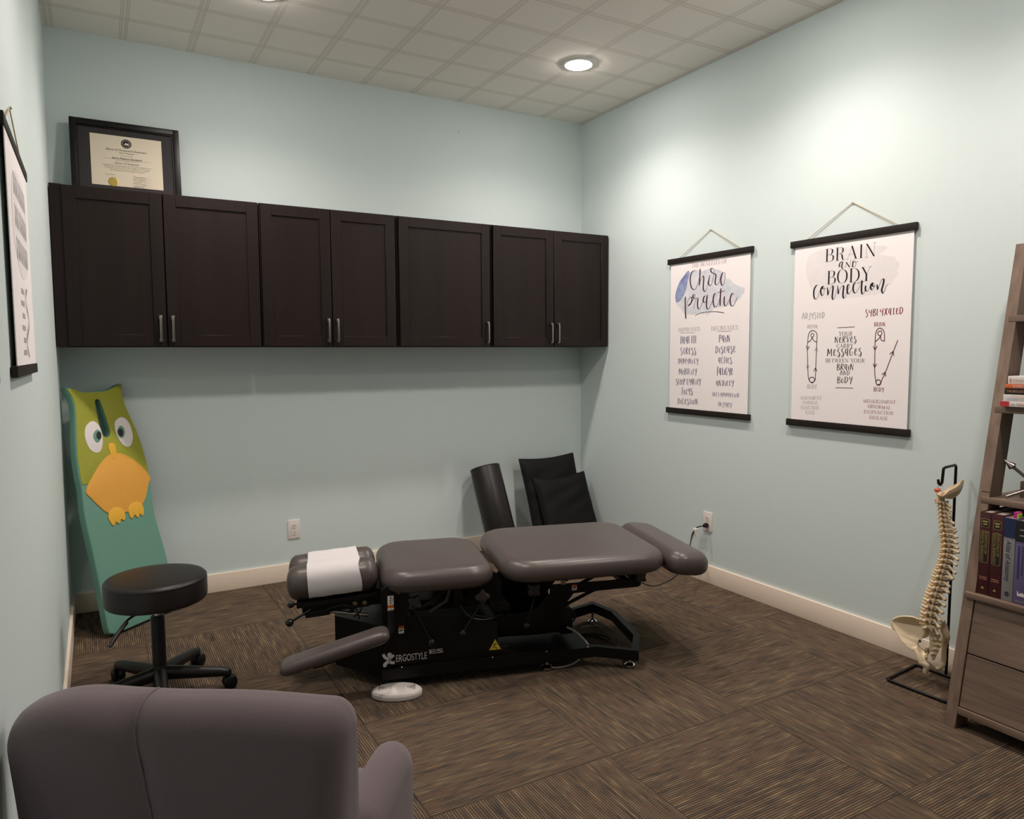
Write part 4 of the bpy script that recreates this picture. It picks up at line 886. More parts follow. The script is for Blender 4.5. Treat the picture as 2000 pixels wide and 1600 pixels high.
# ------------------------------------------------------------------ treatment table
TA = R(-15.7)
def table():
    t = thing('treatment_table', 'grey vinyl chiropractic treatment table on a black steel base, center of the room', 'treatment table', (-1.598, -1.624, 0), TA)
    BM, BP = M['black_metal'], M['black_plastic']
    XZ = lambda x, z, d: (x, d, z)
    # base frame -------------------------------------------------
    b = MB(); z0, z1 = .046, .092
    ring = [(-.552, -.235), (.384, -.235), (.545, -.326), (.625, -.158), (.640, .165), (.577, .322), (.384, .235), (-.552, .235)]
    inn = [(-.52, -.205), (.378, -.205), (.528, -.288), (.597, -.148), (.610, .155), (.560, .285), (.378, .205), (-.52, .205)]
    n = len(ring); vs = []; fs = []
    for P in (ring, inn):
        for z in (z0, z1): vs += [(x, y, z) for x, y in P]
    o = lambda L, q, i: (L * 2 + q) * n + i % n
    for i in range(n):
        fs += [[o(0, 0, i), o(0, 0, i + 1), o(0, 1, i + 1), o(0, 1, i)], [o(1, 0, i + 1), o(1, 0, i), o(1, 1, i), o(1, 1, i + 1)],
               [o(0, 1, i), o(0, 1, i + 1), o(1, 1, i + 1), o(1, 1, i)], [o(1, 0, i), o(1, 0, i + 1), o(0, 0, i + 1), o(0, 0, i)]]
    b.add(vs, fs, BM)
    bf = b.build('base_frame', t, ang=25)
    b = MB()
    for x in (-.47, -.085, .155, .345): b.sphere((x, -.2285, .093), .005, M['steel'], 10, (1, 1, .5))
    b.sphere((.62, -.30, .0915), .0001, M['steel'], 6)
    b.build('rivets', bf)
    MB().box((-.50, -.206, .060), (.378, .206, .068), BM).build('base_pan', t)
    for x, y in ((.165, -.2), (.527, -.270), (.550, .262), (-.22, -.1), (-.50, .215)):
        MB().lathe([(.021, 0), (.024, .004), (.024, .012), (.016, .018), (.008, .021), (.008, .050)], M['chrome'], 24, Matrix.Translation((x, y, .0005))).build('leveling_foot', t)
    # housing ----------------------------------------------------
    b = MB(); plan = [(-.548, -.205), (-.735, -.03), (-.735, .03), (-.548, .225), (-.50, .225), (-.50, -.205)]
    b.plate(plan, .047, .265, BM)
    b.build('head_housing', t, ang=25)
    b = MB(); b.plate([(-.552, .090), (-.552, .150), (-.512, .245), (-.488, .300), (-.30, .297), (-.18, .288), (-.10, .268), (-.062, .243), (-.058, .136), (-.015, .132), (-.010, .090)], -.222, -.212, BM, XZ, (), .002)
    cp = b.build('cover_panel', t, ang=25)
    MB().box((-.53, -.206, .093), (-.065, .20, .262), BM).build('motor_box', t)
    # logo and stickers on the cover
    g = MB(); y = -.2232; X = (1, 0, 0); Z = (0, 0, 1); L = M['logo']; F = lambda a, c: (a, y, c)
    x = -.545; zb = .112
    g.lathe([(.0095, 0), (.0095, .0004)], L, 20, Matrix.Translation((x + .026, y + .0002, zb + .036)) @ Matrix.Rotation(R(90), 4, 'X'))
    g.ribbon(sm2([(x + .0, zb + .041), (x + .008, zb + .026), (x + .024, zb + .020), (x + .044, zb + .033)], 6), lambda a, c, q: .0062 * (1 - .3 * abs(q - .5)), L, F)
    g.ribbon(sm2([(x + .026, zb + .022), (x + .022, zb + .010), (x + .006, zb - .003), (x + .008, zb - .014)], 6), lambda a, c, q: .0068, L, F)
    g.ribbon(sm2([(x + .022, zb + .014), (x + .032, zb + .002), (x + .046, zb + .001)], 6), lambda a, c, q: .0058, L, F)
    g.text('ERGOSTYLE', L, (x + .052, y, zb + .003), X, Z, h=.030, w=.128, align='L')
    for ox, oz in ((0, 0), (.0022, 0), (0, .0012), (.0022, .0012)): g.text('ES', L, (x + .190 + ox, y, zb + .022 + oz), X, Z, h=.018, w=.056, align='L')
    g.build('logo', cp, smooth=False)
    def warn(xc, z):
        g = MB(); g.plate([(xc - .026, z), (xc + .026, z), (xc, z + .046)], -.2236, -.2222, M['yellow_sign'], XZ)
        g.ribbon([(xc - .022, z + .0025), (xc + .022, z + .0025), (xc, z + .0415)], lambda a, c, q: .0007, M['ink'], lambda a, c: (a, -.2239, c), True)
        for s in ([(xc - .009, z + .022), (xc - .001, z + .026), (xc + .008, z + .024)], [(xc - .001, z + .026), (xc - .004, z + .015), (xc + .004, z + .010), (xc + .008, z + .004)], [(xc - .004, z + .015), (xc - .010, z + .009)]):
            g.ribbon(s, lambda a, c, q: .0016, M['ink'], lambda a, c: (a, -.2239, c))
        g.build('warning_sign', cp, smooth=False)
    warn(-.072, .122)
    def sticker(parent, xc, z, y, top=False, w=.022, h=.040):
        g = MB()
        if top:
            g.box((xc - w / 2, y - .0012, z + h), (xc + w / 2, y, z + h + .038), M['white_plastic']); f = lambda a, c: (a, y - .0016, c)
            g.ribbon([(xc, z + h + .006), (xc, z + h + .032)], lambda a, c, q: .0009, M['ink'], f)
            for s in (1, -1):
                zt = z + h + .019 + s * .013; g.add([f(xc - .004, zt - s * .004), f(xc + .004, zt - s * .004), f(xc, zt + s * .003)], [[0, 1, 2]], M['ink'])
            g.ribbon([(xc - .008, z + h + .018), (xc + .007, z + h + .019), (xc + .008, z + h + .028)], lambda a, c, q: .0008, M['ink'], f)
        g.box((xc - w / 2, y - .0012, z), (xc + w / 2, y, z + h * .66), M['white_plastic']); g.box((xc - w / 2, y - .0012, z + h * .66), (xc + w / 2, y, z + h), M['lbl_orange'])
        g.ribbon(sm2([(xc - .007, z + .008), (xc - .003, z + .014), (xc + .002, z + .012), (xc + .007, z + .015)], 4), lambda a, c, q: .0018, M['ink'], lambda a, c: (a, y - .0016, c))
        g.ribbon([(xc - .004, z + .006), (xc + .006, z + .021)], lambda a, c, q: .0008, M['ink'], lambda a, c: (a, y - .0016, c))
        g.build('sticker', parent, smooth=False)
    sticker(cp, -.470, .277, -.2222, h=.032); sticker(cp, -.470, .234, -.2222, h=.032)
    # neck bracket ----------------------------------------------
    b = MB(); b.plate([(-.548, .30), (-.55, .43), (-.52, .445), (-.455, .445), (-.435, .42), (-.44, .33), (-.455, .27), (-.52, .27)], -.236, -.224, BM, XZ, (), .003)
    b.box((-.545, -.22, .30), (-.46, .20, .42), BM); nb = b.build('neck_bracket', t, ang=25)
    sticker(nb, -.512, .325, -.2364, True, .025, .038)
    MB().lathe([(.011, 0), (.011, .004), (.007, .006), (.006, .003)], M['brass'], 18, Matrix.Translation((-.478, -.236, .418)) @ Matrix.Rotation(R(90), 4, 'X')).build('bolt', nb)
    # mechanism under the chest section ---------------------------
    b = MB(); b.box((-.42, -.16, .300), (-.08, .18, .345), BM); b.box((-.30, -.12, .345), (-.12, .14, .412), BM, .004); b.box((-.245, -.20, .315), (-.205, -.165, .405), BM, .003)
    b.tube([(-.43, -.2, .31), (-.34, -.215, .355), (-.28, -.2, .395)], .012, BM, 8); b.tube([(-.35, -.21, .31), (-.28, -.21, .35), (-.26, -.2, .40)], .009, M['knob'], 8)
    b.tube([(-.225, -.215, .335), (-.19, -.235, .285), (-.12, -.235, .262), (-.03, -.20, .268)], .004, BP, 8, smooth=5)
    b.lathe([(.075, -.02), (.075, .02)], BM, 32, Matrix.Translation((-.10, -.14, .375)) @ Matrix.Rotation(R(90), 4, 'X'))
    b.box((-.06, -.10, .215), (.03, .1, .27), BP, .01)
    b.build('tilt_mechanism', t, ang=30)
    MB().box((-.013, -.0015, -.008), (.013, .0015, .008), M['tan'], T=Matrix.Translation((-.335, -.212, .352)) @ Matrix.Rotation(R(-40), 4, 'Y')).build('tag_plate', t)
    # lift arms ---------------------------------------------------
    arm = [(.205, .350), (.540, .347), (.640, .352), (.644, .315), (.630, .307), (.315, .303), (.268, .245), (.262, .130), (.150, .128), (-.045, .135), (-.045, .232), (.085, .237), (.148, .252), (.205, .310)]
    for y0, y1 in ((-.125, -.113), (.113, .125)):
        b = MB(); b.plate(arm, y0, y1, BM, XZ, (), .002); la = b.build('lift_arm', t, ang=25)
        if y0 < 0: sticker(la, .318, .318, -.1254, False, .024, .026)
    MB().box((-.05, .125, .22), (.20, .145, .345), BM).build('rear_beam', t)
    for p, q in (((.2, -.113, .14), (.26, .113, .24)), ((.56, -.113, .318), (.60, .113, .338))): MB().box(p, q, BM).build('cross_member', t)
    b = MB(); b.box((.19, -.13, .388), (.62, .13, .408), BM, .003); b.box((.06, -.13, .378), (.24, .13, .40), BM); b.box((.60, -.128, .34), (.645, .128, .40), BM)
    b.box((.27, -.12, .36), (.29, -.10, .39), BM); b.build('cushion_frame', t, ang=25)
    b = MB(); b.box((.252, -.138, .352), (.272, -.132, .392), M['tan']); b.build('stop_tab', t)
    for y in (-.06, .07): MB().cyl((.285, y, .225), (.50, y, .315), .008, BM, n=10).build('support_strut', t)
    b = MB(); b.box((.266, -.085, .10), (.325, .085, .215), BP, .006); b.build('pump', t)
    # cables
    b = MB(); b.tube([(.29, -.10, .14), (.33, -.12, .12), (.36, -.16, .09), (.37, -.20, .07)], .0045, M['cable_white'], 8, smooth=5)
    b.tube([(.16, -.21, .012), (.22, -.215, .008), (.28, -.20, .008), (.33, -.16, .008)], .004, M['cable_white'], 8, smooth=5); b.build('signal_cable', t)
    b = MB(); b.tube([(.42 + .11 * math.cos(R(a)) + .05 * a / 720, .0 + .10 * math.sin(R(a)), .007 + .012 * (a / 720)) for a in range(0, 720, 20)], .0045, BP, 8)
    b.tube([(.325, .02, .17), (.35, .0, .175), (.355, -.03, .15), (.325, -.04, .13)], .004, BP, 8, smooth=5); b.build('coiled_cable', t)
    # cushions ----------------------------------------------------
    def pad(name, x0, x1, hy, zt, th, rc, re, sag=0.0, T=None, y0=0.0):
        b = MB(); rings = []; hx = (x1 - x0) / 2; cx = (x0 + x1) / 2
        prof = [(hx * .98, -th)] if False else []
        steps = []
        for i in range(6): a = PI / 2 * i / 5; steps.append((re * .7 * (1 - math.sin(a)), -th + re * .7 * (1 - math.cos(a))))
        for i in range(9): a = PI / 2 * i / 8; steps.append((re * (1 - math.cos(a)), -re + re * math.sin(a)))
        qm = min(.16, (hx - re) * .8)
        for q in (.3, .62, 1.0): steps.append((re + q * qm, .004 * (1 - math.cos(q * PI / 2)) * qm / .16 + .001))
        N = 0; vs = []
        for ins, dz in steps:
            c = rrect(max(hx - ins, .01), max(hy - ins, .01), max(rc - ins * .75, .006), 9, cx, y0)
            for p in c:
                e = sag * ((p[1] - y0) / hy) ** 2
                vs.append((p[0], p[1], zt + dz + e))
            N = len(c)
        fs = []
        for i in range(len(steps) - 1):
            for k in range(N): fs.append([i * N + k, i * N + (k + 1) % N, (i + 1) * N + (k + 1) % N, (i + 1) * N + k])
        fs.append(list(range(N))[::-1]); fs.append([(len(steps) - 1) * N + k for k in range(N)])
        b.add(vs, fs, M['vinyl'], T); return b.build(name, t, ang=60)
    pad('chest_cushion', -.545, -.070, .285, .500, .092, .115, .052, .004)
    pad('pelvic_cushion', -.045, .700, .335, .520, .092, .130, .050, .0)
    T = Matrix.Translation((.71, 0, .515)) @ Matrix.Rotation(R(6), 4, 'Y') @ Matrix.Translation((-.71, 0, -.515))
    pad('foot_cushion', .706, .905, .335, .515, .105, .075, .055, .0, T)
    # head cushions: two rolls with a gap
    hx0, hx1 = -.925, -.553
    TH = Matrix.Translation((-.553, 0, .45)) @ Matrix.Rotation(R(-3.5), 4, 'Y') @ Matrix.Translation((.553, 0, -.45))
    for yc in (-.085, .085):
        def puff(p, yc=yc):
            k = (p.x - hx0) / (hx1 - hx0); e = math.sin(PI * max(0, min(1, k))) ** .5
            return Vector((p.x, yc + (p.y - yc) * (.95 + .05 * e), .45 + (p.z - .45) * (.95 + .05 * e)))
        hc = MB().rcube((hx0, yc - .080, .388), (hx1, yc + .080, .530), (.034, .078, .069), M['vinyl'], 14, TH, puff).build('head_cushion', t, ang=70)
    # tissue strip draped over both rolls
    b = MB(); prof = []
    def roll(yc, a0, a1, n):
        for i in range(n + 1):
            a = R(a0 + (a1 - a0) * i / n); c, s_ = math.cos(a), math.sin(a)
            e = .80
            prof.append((yc + .0825 * math.copysign(abs(c) ** e, c), .459 + .0735 * math.copysign(abs(s_) ** e, s_)))
    roll(-.085, 218, 62, 18); roll(.085, 118, -20, 14)
    vs = []; fs = []; nx = 8
    for i, (y_, z_) in enumerate(prof):
        for k in range(nx + 1):
            xx = -.838 + .212 * k / nx + .004 * math.sin(i * .5) * (k / nx)
            vs.append((xx, y_, z_ + .0012 * math.sin(k * 2 + i)))
    for i in range(len(prof) - 1):
        for k in range(nx): fs.append([i * (nx + 1) + k, i * (nx + 1) + k + 1, (i + 1) * (nx + 1) + k + 1, (i + 1) * (nx + 1) + k])
    b.add(vs, fs, M['tissue'], TH)
    pt = b.build('face_paper', None, ang=60)
    tag(pt, 'white tissue strip draped over the two head cushions of the treatment table', 'tissue paper')
    pt.location = t.location; pt.rotation_euler = t.rotation_euler
    # headpiece frame
    b = MB(); b.box((-.89, -.155, .372), (-.565, .155, .392), BM, .003, T=TH); b.box((-.87, -.14, .335), (-.60, -.128, .375), BM, T=TH); b.box((-.87, .05, .335), (-.60, .062, .375), BM, T=TH)
    b.box((-.86, -.15, .325), (-.76, .06, .352), BM, .004, T=TH); b.box((-.60, -.12, .33), (-.53, .12, .40), BM)
    b.box((-.675, -.146, .312), (-.655, -.134, .34), BM)
    b.build('headpiece_frame', t, ang=25)
    for x in (-.652, -.612):
        MB().lathe([(.0095, 0), (.0095, .003), (.006, .004), (.005, .002)], M['brass'], 16, Matrix.Translation((x, -.141, .349)) @ Matrix.Rotation(R(90), 4, 'X')).build('bolt', t)
    MB().cyl((-.79, -.13, .330), (-.60, -.11, .285), .0085, M['steel'], n=14).build('headpiece_rod', t)
    b = MB(); b.tube([(-.76, -.15, .34), (-.70, -.16, .352), (-.65, -.15, .33), (-.635, -.15, .285)], .003, BP, 8, smooth=5); b.tube([(-.622, -.145, .345), (-.63, -.14, .315), (-.655, -.12, .285)], .003, BP, 8, smooth=5); b.build('release_cable', t)
    def ball_lever(p, q, r=.0165, rod=.005):
        b = MB(); b.cyl(p, q, rod, BM, n=10); lv = b.build('lever', t)
        MB().sphere(q, r, M['gloss_black'], 18).build('ball_knob', lv)
    ball_lever((-.83, -.16, .345), (-.912, -.195, .312)); ball_lever((-.86, -.15, .372), (-.905, -.19, .384), .014)
    ball_lever((-.425, -.235, .355), (-.352, -.275, .204)); ball_lever((-.125, -.235, .350), (-.222, -.272, .228)); ball_lever((.125, -.17, .345), (.062, -.24, .222))
    ball_lever((.05, .12, .385), (-.006, .10, .325), .015)
    def star(c, r, ax):
        b = MB(); out = [((r + .22 * r * math.cos(4 * R(a))) * math.cos(R(a)), (r + .22 * r * math.cos(4 * R(a))) * math.sin(R(a))) for a in range(0, 360, 9)]
        b.plate(out, -.014, .014, M['knob'], None, (), .005, T=Matrix.Translation(c) @ Matrix.Rotation(R(90), 4, 'X') @ Matrix.Rotation(R(45 + ax), 4, 'Z')); b.build('star_knob', t, ang=50)
    star((-.413, -.225, .362), .027, 10); star((-.128, -.225, .360), .027, 45); star((.115, -.17, .352), .027, 0); star((.632, -.145, .362), .025, 0)
    # armrest -------------------------------------------------------
    P0, P1 = Vector((-.925, -.31, .178)), Vector((-.545, -.31, .272))
    L_ = (P1 - P0).length; Ta = Matrix.Translation((P0 + P1) / 2) @ Matrix.Rotation(-math.atan2(P1.z - P0.z, P1.x - P0.x), 4, 'Y')
    MB().rcube((-L_ / 2 - .02, -.055, -.026), (L_ / 2 + .02, .055, .026), (.040, .026, .0255), M['vinyl'], 12, Ta).build('armrest', t, ang=70)
    b = MB(); b.box((-L_ / 2 + .1, -.03, -.034), (L_ / 2, .03, -.02), BM, .003, T=Ta); b.build('armrest_plate', t)
    MB().tube([(-.62, -.30, .228), (-.555, -.29, .242), (-.520, -.275, .262), (-.512, -.262, .295), (-.514, -.252, .345)], .016, BM, 14, smooth=5).build('armrest_tube', t)
table()

# ------------------------------------------------------------------ foot pedal
def pedal():
    t = thing('foot_pedal', 'oval white foot control pedal with arrow marks on the carpet before the table', 'foot pedal', (-2.152, -1.762, 0), R(-24.0))
    MB().lathe([(.096, .001), (.102, .004), (.103, .016), (.101, .022), (.096, .025)], M['switch_plastic'], 56, None, 1, .60).build('base', t)
    MB().lathe([(.0965, .020), (.0965, .0265), (.093, .029), (.07, .0295), (.001, .030)], M['white_plastic'], 56, None, 1, .60).build('cover', t)
    for s in (-1, 1):
        b = MB(); b.rcube((s * .055 - .030, -.032, .024), (s * .055 + .030, .032, .0335), (.02, .02, .004), M['white_plastic'], 8)
        rk = b.build('rocker', t)
        g = MB()
        for k in range(6):
            x = s * .042 + s * .006 * k; w = .004 + .0038 * (k if s > 0 else k)
            g.box((x - .0012, -w, .0335), (x + .0012, w, .0340), M['ink_grey'])
        g.build('arrow_mark', rk)
pedal()

# ------------------------------------------------------------------ bolster and cushions at the back wall
def bolster():
    t = thing('bolster', 'black vinyl cylinder bolster leaning upright on the back wall behind the table', 'bolster')
    A, B = Vector((-.838, -.340, .025)), Vector((-.885, -.122, .615))
    ax = (B - A).normalized(); T = Matrix.Translation(A) @ ax.to_track_quat('Z', 'Y').to_matrix().to_4x4(); h = (B - A).length
    r = .102
    MB().lathe([(.001, 0), (r - .012, 0), (r - .004, .003), (r, .010), (r, h - .010), (r - .004, h - .003), (r - .012, h), (.001, h + .002)], M['black_vinyl'], 48, T).build('cover', t, world=True)
    b = MB(); b.tube([T @ Vector((r * math.cos(R(a)) * .985, r * math.sin(R(a)) * .985, h - .006)) for a in range(0, 360, 10)], .0022, M['black_vinyl'], 6, closed=True); b.build('piping', t, world=True)
bolster()
def cushion(name, label, TL, TR, H, foot, th, seed):
    """TL/TR top corners; leans: bottom lies at y=foot on the floor"""
    t = thing(name, label, 'cushion', ((TL[0] + TR[0]) / 2, foot, 0), 0, 'black cushions in the corner')
    TL, TR = Vector(TL), Vector(TR); xd = (TR - TL).normalized(); mid = (TL + TR) / 2
    dn = Vector((H[0], foot - mid.y, -mid.z + .03)); Lh = dn.length; dn.normalize(); nrm = dn.cross(xd).normalized()
    if nrm.y > 0: nrm = -nrm
    w = (TR - TL).length; nx, nz = 26, 34; vs = []; fs = []; random.seed(seed)
    ph = [random.uniform(0, 6) for _ in range(6)]
    for side in (1, -1):
        for j in range(nz + 1):
            for i in range(nx + 1):
                u, v = i / nx, j / nz
                e = (max(0, 1 - abs(2 * u - 1) ** 5)) ** .5 * (max(0, 1 - abs(2 * v - 1) ** 6)) ** .5
                pinch = .010 * (math.sin(PI * v)) * (1 if True else 0); pv = .018 * math.sin(PI * u)
                uu = u * w + pinch * (1 - 2 * u) ; vv = v * Lh + pv * (1 - 2 * v)
                wr = .0035 * math.sin(9 * u + 23 * v + ph[0]) * math.sin(5 * v + ph[1]) + .002 * math.sin(31 * v + 7 * u + ph[2]) * e
                vs.append(TL + xd * uu + dn * vv + nrm * (side * th * .5 * e + (wr * e if side > 0 else 0)))
    K = (nx + 1) * (nz + 1)
    for s in (0, 1):
        for j in range(nz):
            for i in range(nx):
                q = [s * K + j * (nx + 1) + i, s * K + j * (nx + 1) + i + 1, s * K + (j + 1) * (nx + 1) + i + 1, s * K + (j + 1) * (nx + 1) + i]
                fs.append(q if s else q[::-1])
    b = MB(); b.add(vs, fs, M['nylon']); b.build('cover', t, world=True, ang=80)
    g = MB(); ed = [vs[i] for i in range(nx + 1)] + [vs[j * (nx + 1) + nx] for j in range(1, nz + 1)] + [vs[nz * (nx + 1) + i] for i in range(nx - 1, -1, -1)] + [vs[j * (nx + 1)] for j in range(nz - 1, 0, -1)]
    g.tube(ed, .0026, M['nylon'], 6, closed=True); g.build('seam', t, world=True)
cushion('floor_cushion', 'large black cushion at the back, leaning in the corner of the room', (-.595, -.085, .640), (-.125, -.075, .650), (.03, 0), -.27, .085, 3)
cushion('floor_cushion', 'smaller black cushion leaning in front of the large black one', (-.530, -.165, .510), (-.078, -.150, .518), (.015, 0), -.375, .095, 8)

# ------------------------------------------------------------------ anatomical spine on its stand
SP0 = Vector((-.19, -2.80, 0)); SV = Vector((.8707, .4919, 0)); SR = Vector((.4919, -.8707, 0))
def sp(a, z, off=0.0): return SP0 + SR * a + SV * off + Vector((0, 0, z))
def stand():
    t = thing('model_stand', 'thin black metal rod stand holding the spine model beside the bookshelf', 'stand', (-.19, -2.80, 0))
    B = M['black_metal']; r = .0062; z = r
    MB().tube([(-.068, -2.79, z), (-.070, -2.672, z), (-.078, -2.662, z), (-.310, -2.684, z), (-.319, -2.694, z), (-.305, -2.925, z), (-.295, -2.935, z), (-.070, -2.91, z), (-.063, -2.90, z)], r, B, 10, closed=True).build('base', t, world=True)
    top = Vector((-.078, -2.800, .918)); e = sp(.0112, .906)
    pts = [Vector((-.066, -2.79, .008)), Vector((-.074, -2.797, .5)), Vector((-.0775, -2.80, .900))]
    h = [sp(*D['hook'][i]) for i in range(5)]
    MB().tube(pts + [Vector((-.080, -2.801, .912)), Vector((-.088, -2.802, .917)), h[1] + Vector((.012, 0, .004)), h[1], h[1] - Vector((.002, 0, .012)), h[2], h[3] - Vector((0, 0, .004)), (h[3] + h[4]) / 2 - Vector((.004, 0, .006)), h[4]], .0056, B, 10).build('post', t, world=True)
stand()
def remesh(o, vox, it=6):
    m = o.modifiers.new('solid', 'REMESH'); m.mode = 'VOXEL'; m.voxel_size = vox; m.use_smooth_shade = True
    s = o.modifiers.new('soften', 'SMOOTH'); s.iterations = it; s.factor = .6
    return o
def spine():
    t = thing('spine_model', 'ivory anatomical spine model with pelvis hanging from the black rod stand', 'anatomical model', tuple(sp(0, .24)))
    A = R(38)
    PO = (SR * math.cos(A) - SV * math.sin(A)).normalized()       # towards the back of the body
    LA = (-SV * math.cos(A) - SR * math.sin(A)).normalized()      # the body's left, towards the room
    ctr = D['spine']; tips = D['spin_tip']
    # resample by arc length
    dz = [0]
    for a, b_ in zip(ctr, ctr[1:]): dz.append(dz[-1] + math.hypot(a[0] - b_[0], a[1] - b_[1]))
    def at(s):
        for i in range(len(dz) - 1):
            if s <= dz[i + 1] + 1e-9:
                f = (s - dz[i]) / (dz[i + 1] - dz[i]); return (ctr[i][0] + (ctr[i + 1][0] - ctr[i][0]) * f, ctr[i][1] + (ctr[i + 1][1] - ctr[i][1]) * f)
        return ctr[-1]
    wts = [.62 + .55 * (i / 23) ** 1.1 for i in range(24)]; tot = sum(wts); s = 0; prev = None
    for i in range(24):
        sm_ = (s + wts[i] / 2) / tot * dz[-1]; hl = wts[i] / tot * dz[-1]; s += wts[i]
        a, z = at(sm_); c = sp(a, z); a1, z1 = at(sm_ - hl * .5); a2, z2 = at(sm_ + hl * .5)
        ax = (sp(a1, z1) - sp(a2, z2)).normalized()
        br = .0115 + .0135 * (i / 23) ** .9
        bm = MB(); T = Matrix.Translation(c) @ ax.to_track_quat('Z', 'Y').to_matrix().to_4x4()
        h = hl * .40
        bm.lathe([(.001, -h), (br * .96, -h), (br * 1.04, -h * .8), (br * .88, -h * .15), (br * .88, h * .15), (br * 1.04, h * .8), (br * .96, h), (.001, h)], M['bone'], 16, T)
        ta, tz = tips[i]; tip = sp(ta, tz)
        rear = c + PO * (br + .007)
        d = tip - rear; k = d.dot(SR) / max(PO.dot(SR), .2)
        tip3 = rear + PO * max(.012, k) + Vector((0, 0, tz - rear.z))
        w = .0050 + .0026 * i / 23
        mid = rear.lerp(tip3, .5) + Vector((0, 0, .003))
        bm.tube([rear - PO * .004, rear, mid, tip3], [w * 1.2, w * 1.15, w * .85, w * 1.1], M['bone'], 8, smooth=3); bm.sphere(tip3, w * 1.12, M['bone'], 8)
        for sg in (1, -1):
            root = c + PO * br * .6 + LA * sg * br * .7; lam = rear + LA * sg * .001
            bm.tube([root, lam + LA * sg * br * .55, rear], [w * .9, w * 1.05, w], M['bone'], 8, smooth=3)
            ln = (.012 + .008 * min(1, i / 10)) if i > 2 else .012
            e = c + PO * (br * .9 + (.008 if 6 < i < 19 else .002)) + LA * sg * (br * .8 + ln) + Vector((0, 0, .004 if i < 19 else 0))
            bm.tube([root, root.lerp(e, .6), e], [w * .9, w * .72, w * .85], M['bone'], 8); bm.sphere(e, w * .92, M['bone'], 8)
            q = lam + LA * sg * br * .62
            bm.tube([q + ax * hl * .42, q, q - ax * hl * .42], [w * .7, w * 1.0, w * .7], M['bone'], 8)
        if i == 0:
            bm.tube([c + LA * .030, c + LA * .015 - PO * .008, c - LA * .015 - PO * .008, c - LA * .03], .005, M['bone'], 8, smooth=4)
        bm.build('vertebra', t, world=True, ang=60)
        if prev is not None:
            g = MB(); m_ = (prev[0] + c) / 2; T2 = Matrix.Translation(m_) @ ax.to_track_quat('Z', 'Y').to_matrix().to_4x4()
            hd = hl * .14; g.lathe([(.001, -hd), (br * .95, -hd), (br * 1.0, 0), (br * .95, hd), (.001, hd)], M['cartilage'], 16, T2); g.build('disc', t, world=True)
            n = MB()
            for sg in (1, -1): n.tube([m_ + PO * br * .8 + LA * sg * br * .3, m_ + PO * br * .6 + LA * sg * (br + .006), m_ - PO * .002 + LA * sg * (br + .012) - Vector((0, 0, .006))], [.0026, .0022, .0012], M['amber'], 6, smooth=3)
            n.build('nerve_root', t, world=True)
        prev = (c,)
    # skull base
    rim = D['occ_rim']; bot = D['occ_bot']; n = 14; m_ = 12; vs = []; fs = []; so = 2 * (n + 1) * (m_ + 1)
    for layer in (0, 1):
        for i in range(n + 1):
            f = i / n; r_ = interp(rim, f); b_ = interp(bot, f); wdt = .040 * math.sin(PI * min(1, .12 + f * .92)) ** .7 + .006
            for k in range(m_ + 1):
                an = PI * k / m_; q = math.sin(an); e = math.cos(an)
                th = .0035 * layer
                vs.append(sp(r_[0] + (b_[0] - r_[0]) * q - (.4 * th), r_[1] + (b_[1] - r_[1]) * q + th * q, e * (wdt - th)))
    K = (n + 1) * (m_ + 1)
    for L in (0, 1):
        for i in range(n):
            for k in range(m_):
                q = [L * K + i * (m_ + 1) + k, L * K + i * (m_ + 1) + k + 1, L * K + (i + 1) * (m_ + 1) + k + 1, L * K + (i + 1) * (m_ + 1) + k]
                fs.append(q if L else q[::-1])
    for i in range(n):
        for k in (0, m_): fs.append([i * (m_ + 1) + k, (i + 1) * (m_ + 1) + k, K + (i + 1) * (m_ + 1) + k, K + i * (m_ + 1) + k])
    b = MB(); b.add(vs, fs, M['bone']); b.build('skull_base', t, world=True, ang=80)
    b = MB()
    for sg in (1, -1): b.tube([sp(.006, .772) + LA * sg * .010, sp(.006, .800) + LA * sg * .012, sp(.012, .815) + LA * sg * .012], [.008, .008, .006], M['bone'], 10)
    b.build('condyles', t, world=True)
    d0 = sp(*D['disk'][0]); MB().sphere(d0, .012, M['red_disc'], 14, (1, 1, .8)).build('red_disc', t, world=True)['label'] = 'red plastic disc'
    MB().sphere(sp(*D['disk'][1]), .008, M['red_disc'], 12, (1, 1, 1.3)).build('artery', t, world=True)['label'] = 'red artery piece'
    rc = sp(*D['ring'][0]); MB().tube([rc + SR * .0085 * math.cos(R(a)) + SV * .003 * math.sin(R(a)) + Vector((0, 0, .018 * math.sin(R(a)) + .004)) for a in range(0, 360, 18)], .0011, M['steel'], 6, closed=True).build('ring', t, world=True)
    # pelvis
    def frame(o0, bow, tilt):
        def f(a, z, d):
            return sp(a, z, o0 + d + bow(a, z)) 
        return f
    hl_ = sm2(D['hipL'], 3, True)
    b = MB(); b.plate(hl_, -.008, .008, M['bone'], lambda a, z, d: sp(a, z, -.030 + d + (-.55 * (a + .02) if a < -.02 else -.25 * (a + .02)) + (.9 * (a + .09) ** 2 * 10 if z > .14 else -.0)))
    b.tube([sp(-.066, .150, -.012), sp(-.052, .128, -.020), sp(-.042, .108, -.026), sp(-.034, .094, -.026)], [.010, .0135, .0145, .013], M['bone'], 12, smooth=4)
    b.tube([sp(-.045, .10, -.03), sp(-.020, .09, -.03), sp(-.022, .06, -.025), sp(-.012, .05, -.02)], [.012, .013, .0115, .010], M['bone'], 10, smooth=4)
    b.tube([sp(-.055, .12, -.02), sp(-.035, .098, .01), sp(-.02, .09, .05)], [.008, .007, .006], M['bone'], 8)
    remesh(b.build('hip_bone', t, world=True), .0032, 5)
